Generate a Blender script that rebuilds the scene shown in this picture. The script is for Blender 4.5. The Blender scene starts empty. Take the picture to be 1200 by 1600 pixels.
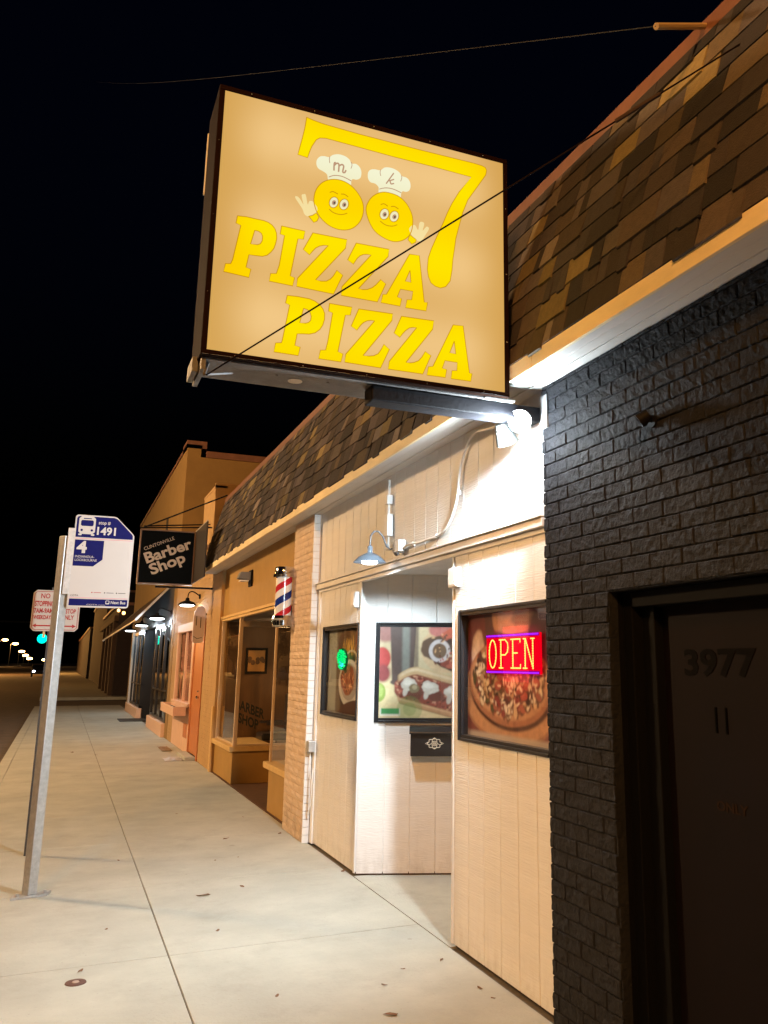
import bpy, bmesh, math, random
import numpy as np
from mathutils import Vector, Matrix, noise
R_ = math.radians
scene = bpy.context.scene
# ------------------------------------------------------------------ camera
F, CX, CY = 1341.76, 712.48, 731.35          # focal length and principal point in photo pixels (1200x1600)
YAW, PITCH, ROLL = 0.42036, 0.22407, 0.003807
CAM = np.array([0.0, 0.0, 1.6])
def cam_axes():
    cy, sy = math.cos(YAW), math.sin(YAW)
    fwd = np.array([sy*math.cos(PITCH), cy*math.cos(PITCH), math.sin(PITCH)])
    right = np.array([cy, -sy, 0.0]); up = np.cross(right, fwd)
    c, s = math.cos(ROLL), math.sin(ROLL)
    return c*right+s*up, -s*right+c*up, fwd
AX = cam_axes()
cam_data = bpy.data.cameras.new('camera'); cam = bpy.data.objects.new('camera', cam_data)
scene.collection.objects.link(cam)
m = Matrix.Identity(4)
for i in range(3):
    m[i][0] = AX[0][i]; m[i][1] = AX[1][i]; m[i][2] = -AX[2][i]; m[i][3] = CAM[i]
cam.matrix_world = m
cam_data.sensor_fit = 'VERTICAL'; cam_data.sensor_height = 32.0; cam_data.lens = F/1600*32.0
cam_data.shift_x = -(CX-600)/1600; cam_data.shift_y = (CY-800)/1600
cam_data.clip_end = 3000; cam_data.clip_start = 0.05
scene.camera = cam
# ------------------------------------------------------------------ sky, moonless night
w = bpy.data.worlds.new("World"); scene.world = w; w.use_nodes = True
nt = w.node_tree; bg = nt.nodes['Background']
sky = nt.nodes.new('ShaderNodeTexSky'); sky.sky_type = 'NISHITA'; sky.sun_disc = False
sky.sun_elevation = R_(-4.2); sky.sun_rotation = R_(200)
tn = nt.nodes.new('ShaderNodeMix'); tn.data_type = 'RGBA'; tn.blend_type = 'MULTIPLY'; tn.inputs[0].default_value = 1.0; tn.inputs[7].default_value = (.30,.55,1.5,1)
nt.links.new(sky.outputs[0], tn.inputs[6]); nt.links.new(tn.outputs[2], bg.inputs[0]); bg.inputs[1].default_value = 0.10
scene.view_settings.view_transform = 'Standard'; scene.view_settings.look = 'None'
scene.view_settings.exposure = 0.0; scene.view_settings.gamma = 1.0
scene.cycles.max_bounces = 8
scene.cycles.sample_clamp_indirect = 4.0
ORANGE = (1.0, 0.45, 0.115); COOL = (0.80, 0.93, 1.0); WARM = (1.0, 0.72, 0.42)
P_STREET, P_FLOOD, P_POOL, P_GOOSE = 5000.0, 740.0, 8.0, 104.0

# ------------------------------------------------------------------ helpers
C = scene.collection
rnd = random.Random(7)
def at(px, py, axis, val):
    """point where the photo pixel's line of sight meets the plane axis=val"""
    d = AX[0]*((px-CX)/F) + AX[1]*(-(py-CY)/F) + AX[2]
    t = (val-CAM[axis])/d[axis]
    return Vector(CAM + t*d)
def wl(o):
    p = Vector((0,0,0))
    while o: p += o.location; o = o.parent
    return p
def tag(o, label=None, cat=None, group=None, kind=None):
    if label: o['label'] = label
    if cat: o['category'] = cat
    if group: o['group'] = group
    if kind: o['kind'] = kind
    return o
def thing(name, loc, label, cat, group=None):
    o = bpy.data.objects.new(name, None); C.objects.link(o); o.location = loc
    o.empty_display_size = .1
    return tag(o, label, cat, group)
SPLIT = set('screw led_strip barber_bulkhead barber_sill corner_trim shopfront_frame shop_pane barber_window_frame stall_riser siding_wall door_reveal window_frame pilaster window curtain slot bracket frame_bar gap_shade_strip bracket_rod armrest clip plate junction_box eyebrow door_frame coping rendered_wall led_letter_x bus_wheel'.split())
class MB:
    def __init__(s): s.v = []; s.f = []; s.mi = []; s.cur = 0; s.col = None
    def add(s, vs, fs):
        b = len(s.v); s.v += [tuple(v) for v in vs]
        for f in fs: s.f.append([b+i for i in f]); s.mi.append(s.cur)
        return s
    def box(s, x0, x1, y0, y1, z0, z1):
        x0, x1 = min(x0,x1), max(x0,x1); y0, y1 = min(y0,y1), max(y0,y1); z0, z1 = min(z0,z1), max(z0,z1)
        vs = [(x,y,z) for z in (z0,z1) for y in (y0,y1) for x in (x0,x1)]
        return s.add(vs, [(0,2,3,1),(4,5,7,6),(0,1,5,4),(2,6,7,3),(0,4,6,2),(1,3,7,5)])
    def obox(s, c, ax, ay, az):      # oriented box, half vectors
        c, ax, ay, az = map(Vector, (c, ax, ay, az))
        vs = [c+ax*i+ay*j+az*k for k in (-1,1) for j in (-1,1) for i in (-1,1)]
        return s.add(vs, [(0,2,3,1),(4,5,7,6),(0,1,5,4),(2,6,7,3),(0,4,6,2),(1,3,7,5)])
    def bar(s, a, b, w_, h_, up=(0,0,1)):
        a, b = Vector(a), Vector(b); d = (b-a); l = d.length; d.normalize()
        u = Vector(up); sd = d.cross(u)
        if sd.length < 1e-4: sd = d.cross(Vector((1,0,0)))
        sd.normalize(); u2 = sd.cross(d).normalized()
        return s.obox((a+b)/2, d*l/2, sd*w_/2, u2*h_/2)
    def tube(s, pts, r, n=10, caps=True):
        pts = [Vector(p) for p in pts]; rs = r if isinstance(r, (list, tuple)) else [r]*len(pts)
        b = len(s.v); prev = None
        for i, p in enumerate(pts):
            t = (pts[min(i+1,len(pts)-1)]-pts[max(i-1,0)])
            if t.length < 1e-9: t = Vector((0,0,1))
            t.normalize()
            if prev is None:
                a = t.cross(Vector((0,0,1)));
                if a.length < .05: a = t.cross(Vector((1,0,0)))
                a.normalize()
            else:
                a = prev - t*prev.dot(t)
                if a.length < 1e-6: a = t.cross(Vector((1,0,0)))
                a.normalize()
            prev = a; c = t.cross(a)
            for k in range(n):
                an = 2*math.pi*k/n; q = p + (a*math.cos(an)+c*math.sin(an))*rs[i]
                s.v.append(tuple(q))
        for i in range(len(pts)-1):
            for k in range(n):
                k2 = (k+1)%n
                s.f.append([b+i*n+k, b+i*n+k2, b+(i+1)*n+k2, b+(i+1)*n+k]); s.mi.append(s.cur)
        if caps:
            s.f.append([b+k for k in range(n)][::-1]); s.mi.append(s.cur)
            e = b+(len(pts)-1)*n; s.f.append([e+k for k in range(n)]); s.mi.append(s.cur)
        return s
    def lathe(s, c, prof, axis=(0,0,1), n=24, caps=False):   # prof: (r, h) along axis
        c = Vector(c); t = Vector(axis).normalized()
        return s.tube_prof(c, t, prof, n, caps)
    def tube_prof(s, c, t, prof, n, caps):
        a = t.cross(Vector((0,0,1)))
        if a.length < .05: a = t.cross(Vector((1,0,0)))
        a.normalize(); q = t.cross(a); b = len(s.v)
        for r, h in prof:
            for k in range(n):
                an = 2*math.pi*k/n
                s.v.append(tuple(c+t*h+(a*math.cos(an)+q*math.sin(an))*r))
        for i in range(len(prof)-1):
            for k in range(n):
                k2 = (k+1)%n
                s.f.append([b+i*n+k, b+i*n+k2, b+(i+1)*n+k2, b+(i+1)*n+k]); s.mi.append(s.cur)
        if caps:
            s.f.append([b+k for k in range(n)][::-1]); s.mi.append(s.cur)
            e = b+(len(prof)-1)*n; s.f.append([e+k for k in range(n)]); s.mi.append(s.cur)
        return s
    def ball(s, c, r, n=12, sc=(1,1,1)):
        c = Vector(c); prof = []
        b = len(s.v); m_ = n//2+1
        for i in range(m_):
            th = math.pi*i/(m_-1)
            for k in range(n):
                an = 2*math.pi*k/n
                s.v.append((c.x+r*sc[0]*math.sin(th)*math.cos(an), c.y+r*sc[1]*math.sin(th)*math.sin(an), c.z+r*sc[2]*math.cos(th)))
        for i in range(m_-1):
            for k in range(n):
                k2 = (k+1)%n
                s.f.append([b+i*n+k, b+(i+1)*n+k, b+(i+1)*n+k2, b+i*n+k2]); s.mi.append(s.cur)
        return s
    def prism(s, poly, d):           # closed polygon (3D points), extruded by vector d
        n = len(poly); d = Vector(d); P = [Vector(p) for p in poly]
        vs = P + [p+d for p in P]
        fs = [list(range(n)), [n+i for i in range(n)][::-1]] + [[i, n+i, n+(i+1)%n, (i+1)%n] for i in range(n)]
        return s.add(vs, fs)
    def clusters(s, tol=.012):
        par = list(range(len(s.v)))
        def fd(i):
            while par[i] != i: par[i] = par[par[i]]; i = par[i]
            return i
        for f in s.f:
            for i in f[1:]: par[fd(i)] = fd(f[0])
        isl = {}
        for i in range(len(s.v)): isl.setdefault(fd(i), []).append(i)
        keys = list(isl); bb = {}
        for k in keys:
            a = np.array([s.v[i] for i in isl[k]]); bb[k] = (a.min(0)-tol/2, a.max(0)+tol/2)
        grp = {k: k for k in keys}
        def g(k):
            while grp[k] != k: k = grp[k]
            return k
        for i, a in enumerate(keys):
            for c in keys[i+1:]:
                if (bb[a][0] <= bb[c][1]).all() and (bb[c][0] <= bb[a][1]).all(): grp[g(c)] = g(a)
        out = {}
        for fi, f in enumerate(s.f): out.setdefault(g(fd(f[0])), []).append(fi)
        return list(out.values())
    def build(s, name, mats, parent=None, smooth=False, bevel=0, tri=False, whole=False):
        if name in SPLIT and parent is not None and not whole:
            cl = s.clusters(); first = None
            if len(cl) > 1:
                for fs in cl:
                    t = MB(); mp = {}
                    for fi in fs:
                        for i in s.f[fi]:
                            if i not in mp: mp[i] = len(t.v); t.v.append(s.v[i])
                        t.f.append([mp[i] for i in s.f[fi]]); t.mi.append(s.mi[fi])
                    o = t.build(name, mats, parent, smooth, bevel, tri, True); first = first or o
                return first
        if not isinstance(mats, (list, tuple)): mats = [mats]
        o0 = wl(parent) if parent else Vector((0,0,0))
        me = bpy.data.meshes.new(name)
        me.from_pydata([(v[0]-o0.x, v[1]-o0.y, v[2]-o0.z) for v in s.v], [], s.f)
        for mm in mats: me.materials.append(mm)
        me.polygons.foreach_set('material_index', s.mi)
        if smooth: me.polygons.foreach_set('use_smooth', [True]*len(me.polygons))
        me.update()
        bm = bmesh.new(); bm.from_mesh(me)
        bmesh.ops.recalc_face_normals(bm, faces=bm.faces); 
        if tri: bmesh.ops.triangulate(bm, faces=[f for f in bm.faces if len(f.verts) > 4])
        bm.to_mesh(me); bm.free()
        o = bpy.data.objects.new(name, me); C.objects.link(o)
        if parent: o.parent = parent
        if bevel:
            md = o.modifiers.new('bevel', 'BEVEL'); md.width = bevel; md.segments = 2; md.limit_method = 'ANGLE'
        if smooth == 2:
            for p in me.polygons: p.use_smooth = True
            me.set_sharp_from_angle(angle=R_(40))
        return o
def copy_tree(o, parent=None):
    c = o.copy(); C.objects.link(c); c.parent = parent
    for ch in list(o.children): copy_tree(ch, c)
    return c
def lin(c):
    return tuple((x/12.92 if x <= .04045 else ((x+.055)/1.055)**2.4) for x in c)
def s8(r, g, b): return lin((r/255, g/255, b/255))

# materials
def mat(name, col, rough=.7, metal=0.0, var=0.0, vscale=3.0, bump=0.0, bscale=40.0, stretch=(1,1,1), vcol=False, col2=None, spec=None, dist=.01, vdetail=6):
    m_ = bpy.data.materials.new(name); m_.use_nodes = True
    n = m_.node_tree.nodes; l = m_.node_tree.links; p = n['Principled BSDF']
    p.inputs['Base Color'].default_value = (*col, 1); p.inputs['Roughness'].default_value = rough
    p.inputs['Metallic'].default_value = metal
    if spec is not None: p.inputs['Specular IOR Level'].default_value = spec
    tc = n.new('ShaderNodeTexCoord'); mp = n.new('ShaderNodeMapping'); mp.inputs['Scale'].default_value = stretch
    geo = n.new('ShaderNodeNewGeometry')
    l.new(geo.outputs['Position'], mp.inputs['Vector'])
    src = None
    if vcol:
        at_ = n.new('ShaderNodeAttribute'); at_.attribute_name = 'Col'; src = at_.outputs['Color']
    if var or col2:
        nz = n.new('ShaderNodeTexNoise'); nz.inputs['Scale'].default_value = vscale; nz.inputs['Detail'].default_value = vdetail
        nz.inputs['Roughness'].default_value = .65
        l.new(mp.outputs[0], nz.inputs['Vector'])
        rp = n.new('ShaderNodeValToRGB'); rp.color_ramp.elements[0].position = .3; rp.color_ramp.elements[1].position = .7
        if col2:
            rp.color_ramp.elements[0].color = (*col, 1); rp.color_ramp.elements[1].color = (*col2, 1)
            l.new(nz.outputs[0], rp.inputs[0]); l.new(rp.outputs[0], p.inputs['Base Color'])
        else:
            rp.color_ramp.elements[0].color = (1-var,)*3+(1,); rp.color_ramp.elements[1].color = (1+var*.3,)*3+(1,)
            l.new(nz.outputs[0], rp.inputs[0])
            mx = n.new('ShaderNodeMix'); mx.data_type = 'RGBA'; mx.blend_type = 'MULTIPLY'; mx.inputs[0].default_value = 1
            if src: l.new(src, mx.inputs[6])
            else: mx.inputs[6].default_value = (*col, 1)
            l.new(rp.outputs[0], mx.inputs[7]); l.new(mx.outputs[2], p.inputs['Base Color'])
    elif src: l.new(src, p.inputs['Base Color'])
    if bump:
        nz = n.new('ShaderNodeTexNoise'); nz.inputs['Scale'].default_value = bscale; nz.inputs['Detail'].default_value = 8
        l.new(mp.outputs[0], nz.inputs['Vector'])
        b = n.new('ShaderNodeBump'); b.inputs['Strength'].default_value = bump; b.inputs['Distance'].default_value = dist
        l.new(nz.outputs[0], b.inputs['Height']); l.new(b.outputs[0], p.inputs['Normal'])
    return m_
def emit(name, col, strength=1.0, var=0.0, vscale=2.0):
    m_ = bpy.data.materials.new(name); m_.use_nodes = True
    n = m_.node_tree.nodes; l = m_.node_tree.links; n.clear()
    e = n.new('ShaderNodeEmission'); e.inputs[0].default_value = (*col, 1); e.inputs[1].default_value = strength
    o = n.new('ShaderNodeOutputMaterial'); l.new(e.outputs[0], o.inputs[0])
    if var:
        g = n.new('ShaderNodeNewGeometry'); nz = n.new('ShaderNodeTexNoise'); nz.inputs['Scale'].default_value = vscale
        nz.inputs['Detail'].default_value = 2
        mr = n.new('ShaderNodeMapRange'); mr.inputs[1].default_value = .3; mr.inputs[2].default_value = .7
        mr.inputs[3].default_value = strength*(1-var); mr.inputs[4].default_value = strength*(1+var)
        l.new(g.outputs['Position'], nz.inputs['Vector']); l.new(nz.outputs[0], mr.inputs[0]); l.new(mr.outputs[0], e.inputs[1])
    return m_
def glass(name, tint=(1,1,1), refl=1.0, body=None, rough=.0):
    m_ = bpy.data.materials.new(name); m_.use_nodes = True
    n = m_.node_tree.nodes; l = m_.node_tree.links; n.clear()
    t = n.new('ShaderNodeBsdfTransparent'); t.inputs[0].default_value = (*tint, 1)
    g = n.new('ShaderNodeBsdfGlossy'); g.inputs['Roughness'].default_value = rough
    g.inputs[0].default_value = (refl, refl, refl, 1)
    fr = n.new('ShaderNodeFresnel'); fr.inputs[0].default_value = 1.5
    mx = n.new('ShaderNodeMixShader'); o = n.new('ShaderNodeOutputMaterial')
    gm = n.new('ShaderNodeNewGeometry'); bf = n.new('ShaderNodeMath'); bf.operation = 'SUBTRACT'; bf.inputs[0].default_value = 1.0
    l.new(gm.outputs['Backfacing'], bf.inputs[1]); fm = n.new('ShaderNodeMath'); fm.operation = 'MULTIPLY'
    l.new(fr.outputs[0], fm.inputs[0]); l.new(bf.outputs[0], fm.inputs[1])
    l.new(fm.outputs[0], mx.inputs[0]); l.new(t.outputs[0], mx.inputs[1]); l.new(g.outputs[0], mx.inputs[2]); l.new(mx.outputs[0], o.inputs[0])
    return m_
def lamp(name, kind, loc, power, col, parent, size=.05, aim=None, spot=None, blend=.5):
    ld = bpy.data.lights.new(name, kind); ld.energy = power; ld.color = col
    if kind in ('POINT', 'SPOT'): ld.shadow_soft_size = size
    if kind == 'SPOT': ld.spot_size = R_(spot); ld.spot_blend = blend
    o = bpy.data.objects.new(name, ld); C.objects.link(o)
    if parent: o.parent = parent; o.location = Vector(loc)-wl(parent)
    else: o.location = loc
    if aim: o.rotation_euler = (Vector(aim)-Vector(loc)).to_track_quat('-Z', 'Y').to_euler()
    return o
def text_obj(name, txt, origin, xdir, ydir, size, material, parent, depth=.0015, shear=0.0, align='LEFT', fit=None, bold=0.0, nrm_off=0.0):
    """writing as a thin solid; size = cap height; fit = total width"""
    cu = bpy.data.curves.new(name, 'FONT'); cu.body = txt; cu.align_x = align; cu.size = 1.0; cu.offset = bold
    cu.extrude = .5; cu.resolution_u = 3; cu.shear = shear
    tmp = bpy.data.objects.new('tmp', cu); C.objects.link(tmp)
    dg = bpy.context.evaluated_depsgraph_get(); dg.update()
    me = bpy.data.meshes.new_from_object(tmp.evaluated_get(dg))
    bpy.data.objects.remove(tmp)
    vs = np.array([v.co[:] for v in me.vertices])
    cap = .70
    x0, x1 = vs[:,0].min(), vs[:,0].max()
    sx = size/cap
    if fit: sx = fit/(x1-x0)
    X = Vector(xdir).normalized(); Y = Vector(ydir).normalized(); Nn = X.cross(Y).normalized()
    base = wl(parent) if parent else Vector((0,0,0))
    ox = x0 if align == 'LEFT' else ((x0+x1)/2 if align == 'CENTER' else x1)
    o0 = Vector(origin)
    for i, v in enumerate(me.vertices):
        v.co = o0 + X*((vs[i,0]-ox)*sx) + Y*(vs[i,1]*size/cap) + Nn*(vs[i,2]*depth+depth/2+nrm_off) - base
    me.materials.clear(); me.materials.append(material)
    o = bpy.data.objects.new(name, me); C.objects.link(o)
    if parent: o.parent = parent
    return o

# common materials
M = {}
M['asphalt'] = mat('asphalt', (.10,.075,.062), .85, var=.35, vscale=2.5, bump=.6, bscale=90)
M['concrete'] = mat('pavement concrete', (.435,.435,.375), .85, var=.20, vscale=1.6, bump=.30, bscale=55, vdetail=10)
def dirty(m_, spots=0.0, base_z=None, col=(.09,.075,.06), streak=(1,1,1), sc=6.0, thr=(.56,.75), amt=.5):
    n = m_.node_tree.nodes; l = m_.node_tree.links; p = n['Principled BSDF']
    src = p.inputs['Base Color'].links[0].from_socket
    g = n.new('ShaderNodeNewGeometry'); mp = n.new('ShaderNodeMapping'); mp.inputs['Scale'].default_value = streak; l.new(g.outputs['Position'], mp.inputs['Vector'])
    nz = n.new('ShaderNodeTexNoise'); nz.inputs['Scale'].default_value = sc; nz.inputs['Detail'].default_value = 9; nz.inputs['Roughness'].default_value = .7; l.new(mp.outputs[0], nz.inputs['Vector'])
    mr = n.new('ShaderNodeMapRange'); mr.inputs[1].default_value, mr.inputs[2].default_value = thr; mr.inputs[4].default_value = amt; l.new(nz.outputs[0], mr.inputs[0])
    fac = mr.outputs[0]
    if base_z:
        sx = n.new('ShaderNodeSeparateXYZ'); l.new(g.outputs['Position'], sx.inputs[0])
        mz = n.new('ShaderNodeMapRange'); mz.inputs[1].default_value = base_z; mz.inputs[2].default_value = 0.0; mz.inputs[3].default_value = .06; l.new(sx.outputs['Z'], mz.inputs[0])
        mu = n.new('ShaderNodeMath'); mu.operation = 'MULTIPLY'; l.new(fac, mu.inputs[0]); l.new(mz.outputs[0], mu.inputs[1]); fac = mu.outputs[0]
    if spots:
        vo = n.new('ShaderNodeTexVoronoi'); vo.inputs['Scale'].default_value = 3.2; l.new(g.outputs['Position'], vo.inputs['Vector'])
        cx = n.new('ShaderNodeSeparateColor'); l.new(vo.outputs['Color'], cx.inputs[0])
        r1 = n.new('ShaderNodeMath'); r1.operation = 'MULTIPLY'; l.new(cx.outputs[0], r1.inputs[0]); r1.inputs[1].default_value = .085
        lt_ = n.new('ShaderNodeMath'); lt_.operation = 'LESS_THAN'; l.new(vo.outputs['Distance'], lt_.inputs[0]); l.new(r1.outputs[0], lt_.inputs[1])
        gt = n.new('ShaderNodeMath'); gt.operation = 'GREATER_THAN'; l.new(cx.outputs[1], gt.inputs[0]); gt.inputs[1].default_value = .62
        m2 = n.new('ShaderNodeMath'); m2.operation = 'MULTIPLY'; l.new(lt_.outputs[0], m2.inputs[0]); l.new(gt.outputs[0], m2.inputs[1])
        m3 = n.new('ShaderNodeMath'); m3.operation = 'MULTIPLY_ADD'; l.new(m2.outputs[0], m3.inputs[0]); m3.inputs[1].default_value = spots; l.new(fac, m3.inputs[2]); fac = m3.outputs[0]
    mx = n.new('ShaderNodeMix'); mx.data_type = 'RGBA'; mx.clamp_factor = True; l.new(fac, mx.inputs[0]); l.new(src, mx.inputs[6]); mx.inputs[7].default_value = (*col, 1)
    l.new(mx.outputs[2], p.inputs['Base Color'])
dirty(M['concrete'], spots=.30, col=(.17,.15,.12), sc=2.3, thr=(.52,.80), amt=.35)
dirty(M['concrete'], col=(.13,.115,.095), sc=42, thr=(.60,.74), amt=.45)
M['joint'] = mat('joint dirt', (.16,.14,.115), .95, var=.3, vscale=20)
M['soil'] = mat('ground soil', (.05,.045,.04), .95, var=.3)
M['siding'] = mat('white painted siding', (.74,.735,.72), .5, var=.06, vscale=3, bump=.55, bscale=22, stretch=(1,.35,6), dist=.006)
M['trim'] = mat('white painted trim', (.76,.755,.74), .45, var=.08, vscale=6, bump=.15, bscale=30)
M['soffit'] = mat('soffit paint', (.66,.65,.63), .6, var=.10, vscale=4, bump=.2, bscale=30, stretch=(1,.2,1))
M['fascia'] = mat('cream fascia board', (.88,.74,.46), .55, var=.22, vscale=5, bump=.2, bscale=25, stretch=(1,.3,1))
M['blackbrick'] = mat('black painted brick', (.0145,.0150,.0180), .75, spec=.14, var=.3, vscale=9, bump=.9, bscale=38, dist=.012)
M['creambrick'] = mat('cream painted brick', (.66,.50,.36), .6, var=.16, vscale=9, bump=.4, bscale=60, dist=.006)
M['coollitbrick'] = mat('cool lit painted brick', (.76,.755,.74), .6, var=.10, vscale=9, bump=.4, bscale=60, dist=.006)  # whiter copy of the pilaster brick, cool lamp light put into the colour
M['shingle'] = mat('asphalt shingle', (.1,.08,.06), .92, var=.25, vscale=30, bump=.8, bscale=160, vcol=True, dist=.006)
M['ridge'] = mat('rust brown flashing', (.20,.085,.05), .6, var=.25, vscale=6, bump=.2, bscale=20)
M['dark'] = mat('dark void', (.012,.011,.011), .8)
M['blackpaint'] = mat('black gloss paint', (.018,.018,.02), .28, var=.2, vscale=8, bump=.1, bscale=30)
M['blackmetal'] = mat('black steel', (.006,.006,.008), .6, spec=.12, metal=.0, var=.3, vscale=8, bump=.15, bscale=50)
M['browncab'] = mat('dark bronze cabinet', (.013,.005,.003), .7, spec=.04, var=.2, vscale=8)
M['greysteel'] = mat('bare grey sheet steel', (.15,.145,.145), .55, metal=.3, var=.3, vscale=12, bump=.15, bscale=60)
M['galv'] = mat('galvanised steel', (.52,.53,.53), .42, metal=.55, var=.25, vscale=25, bump=.2, bscale=70)
M['tan'] = mat('tan painted render', (.47,.29,.12), .75, var=.15, vscale=4, bump=.35, bscale=50)
M['mustard'] = mat('mustard painted board', (.38,.215,.05), .6, var=.12, vscale=4, bump=.2, bscale=30)
M['sill'] = mat('ochre painted sill', (.62,.40,.15), .55, var=.15, vscale=10, bump=.2, bscale=40)
M['rend'] = mat('ochre render', (.28,.16,.045), .8, var=.12, vscale=3, bump=.3, bscale=30)
M['orangedoor'] = mat('orange paint', (.50,.17,.05), .45, var=.12, vscale=6)
M['peach'] = mat('peach paint', (.72,.47,.34), .5, var=.10, vscale=6)
M['white'] = mat('white enamel', (.80,.80,.78), .35, var=.05, vscale=8)
M['cable'] = mat('white cable jacket', (.78,.77,.74), .4)
M['blackwire'] = mat('black cable jacket', (.02,.018,.018), .6)
M['wood'] = mat('brown wood panel', (.16,.085,.035), .5, var=.4, vscale=4, stretch=(1,1,.15))
M['glass'] = glass('window glass')
M['signblue'] = mat('deep blue sheeting', (.006,.007,.085), .6, spec=.08)
M['signwhite'] = mat('cream white sheeting', (.48,.455,.43), .45, var=.03, vscale=5)
M['signred'] = mat('red sign ink', (.34,.006,.006), .5)
M['signblack'] = mat('black sign ink', (.02,.02,.02), .5)
M['chrome'] = mat('polished chrome', (.75,.75,.76), .12, metal=1.0)
M['leaf'] = mat('dry leaf', (.20,.10,.045), .8, var=.4, vscale=40)
M['bulb_white'] = emit('white lamp glow', (.92,.97,1.0), 40)
M['bulb_soft'] = emit('soft lamp glow', (.92,.97,1.0), 14)
M['bulb_warm'] = emit('sodium lamp glow', (1.0,.55,.18), 30)

dirty(M['siding'], base_z=.22, col=(.25,.19,.14), streak=(1,1,.5), sc=14, thr=(.45,.7), amt=.35)
dirty(M['siding'], col=(.42,.38,.33), streak=(1,1,.10), sc=14, thr=(.58,.78), amt=.16)
dirty(M['creambrick'], base_z=.5, col=(.18,.13,.09), sc=9, thr=(.42,.66), amt=.8)
dirty(M['soffit'], col=(.30,.28,.25), streak=(1,.3,1), sc=5, thr=(.52,.7), amt=.3)
# ================================================================== SETTING
b = MB()
b.box(-60, 60, -40, 1600, -.40, -.17)
tag(b.build('ground', M['soil']), kind='structure')
b = MB(); b.box(-14, -.76, -40, 1600, -.165, -.135)
tag(b.build('road', M['asphalt']), kind='structure')
b = MB(); b.box(-.755, 60, 36.75, 45.2, -.165, -.132)
tag(b.build('side_street', M['asphalt']), kind='structure')
b = MB(); L0 = 1.689; y = 5.492-L0*6
gap = .0032
ys = []
while y < 36.4: ys.append(y); y += L0
ys.append(36.6)
for i in range(len(ys)-1):
    y0, y1 = ys[i]+gap, ys[i+1]-gap
    b.box(-.60+gap, .702-gap, y0, y1, -.12, 0)
    b.box(.702+gap, 2.208-gap, y0, y1, -.12, 0)
    if i % 2 == 0: b.box(-.76, -.60-gap*.3, y0, ys[min(i+2, len(ys)-1)]-gap, -.16, -.002)
o = b.build('sidewalk', M['concrete'], bevel=.004); tag(o, kind='structure')
b = MB(); b.box(-.75, 2.30, -40, 36.58, -.17, -.011)
tag(b.build('sidewalk_bed', M['joint']), kind='structure')
b = MB(); b.box(2.213, 3.6, 5.0, 6.85, -.12, -.001); 
tag(b.build('entrance_slab', M['concrete']), kind='structure')
b = MB(); b.box(2.213, 4.0, 9.0, 13.9, -.12, .004)
tag(b.build('barber_entrance_slab', mat('brown entrance tile', (.10,.045,.02), .7, var=.3, vscale=8)), kind='structure')
b = MB(); b.box(-.76, 14, 45.2, 400, -.165, 0)
tag(b.build('far_sidewalk', M['concrete']), kind='structure')
b = MB(); b.box(-24, -14, -40, 500, -.165, 0)
tag(b.build('opposite_sidewalk', M['concrete']), kind='structure')

# ================================================================== MAIN BUILDING
WX = 2.222           # white siding face
BX = 2.196           # black brick face
main = thing('storefront_building', (2.3, 7, 0), 'low storefront with a shingled mansard over white siding, black brick and a mustard shopfront', 'building')

def siding(b, p0, p1, z0, z1, pitch=.202, phase=0.0, gw=.009, gd=.0055, th=.04, inward=(1,0)):
    """grooved board wall from plan point p0 to p1; outer face on the left of inward"""
    p0, p1 = Vector(p0), Vector(p1); L = (p1-p0).length; t = (p1-p0)/L; n = Vector(inward).normalized()
    prof = [(0,0)]; g = phase % pitch
    while g < L-gw:
        if g > gw:
            prof += [(g-gw/2,0),(g-gw/4,gd),(g+gw/4,gd),(g+gw/2,0)]
        g += pitch
    prof.append((L,0))
    outer = [p0+t*a+n*d for a, d in prof]; vs = []
    for q in outer: vs.append((q.x,q.y,z0)); vs.append((q.x,q.y,z1))
    k = len(outer); fs = [(2*i,2*i+1,2*i+3,2*i+2) for i in range(k-1)]
    q0, q1 = p0+n*th, p1+n*th
    vs += [(q0.x,q0.y,z0),(q0.x,q0.y,z1),(q1.x,q1.y,z0),(q1.x,q1.y,z1)]
    e = 2*k
    fs += [(0,e,e+1,1),(2*k-2,2*k-1,e+3,e+2),(e,e+2,e+3,e+1)]
    fs.append([2*i+1 for i in range(k)]+[e+3,e+1]); fs.append([2*i for i in range(k)]+[e+2,e])
    b.add(vs, fs)
PH = 4.776
def ph(y0): return (PH-y0) % .202
b = MB()
# open-sign bay  y 3.80..5.0 with window opening y<4.89, z 1.165..1.915
siding(b, (WX,3.80), (WX,5.0), .022, 1.165, phase=ph(3.80))
siding(b, (WX,3.80), (WX,5.0), 1.915, 2.30, phase=ph(3.80))
siding(b, (WX,4.895), (WX,5.0), 1.165, 1.915, phase=ph(4.895))
# jamb return of the bay
b.box(WX+.041, 2.95, 4.955, 4.998, .02, 2.30)
# left panel y 6.9..8.22 with window opening y 6.93..7.96
siding(b, (WX,6.885), (WX,8.22), .022, 1.155, phase=.10, pitch=.17)
siding(b, (WX,6.885), (WX,8.22), 1.92, 2.30, phase=.10, pitch=.17)
siding(b, (WX,6.885), (WX,6.935), 1.155, 1.92, phase=.10, pitch=.17)
siding(b, (WX,7.97), (WX,8.22), 1.155, 1.92, phase=.03, pitch=.17)
# upper panel
siding(b, (WX,3.80), (WX,8.22), 2.34, 3.035, phase=ph(3.80)+.03, pitch=.212)
b.build('siding_wall', M['siding'], main)
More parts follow.
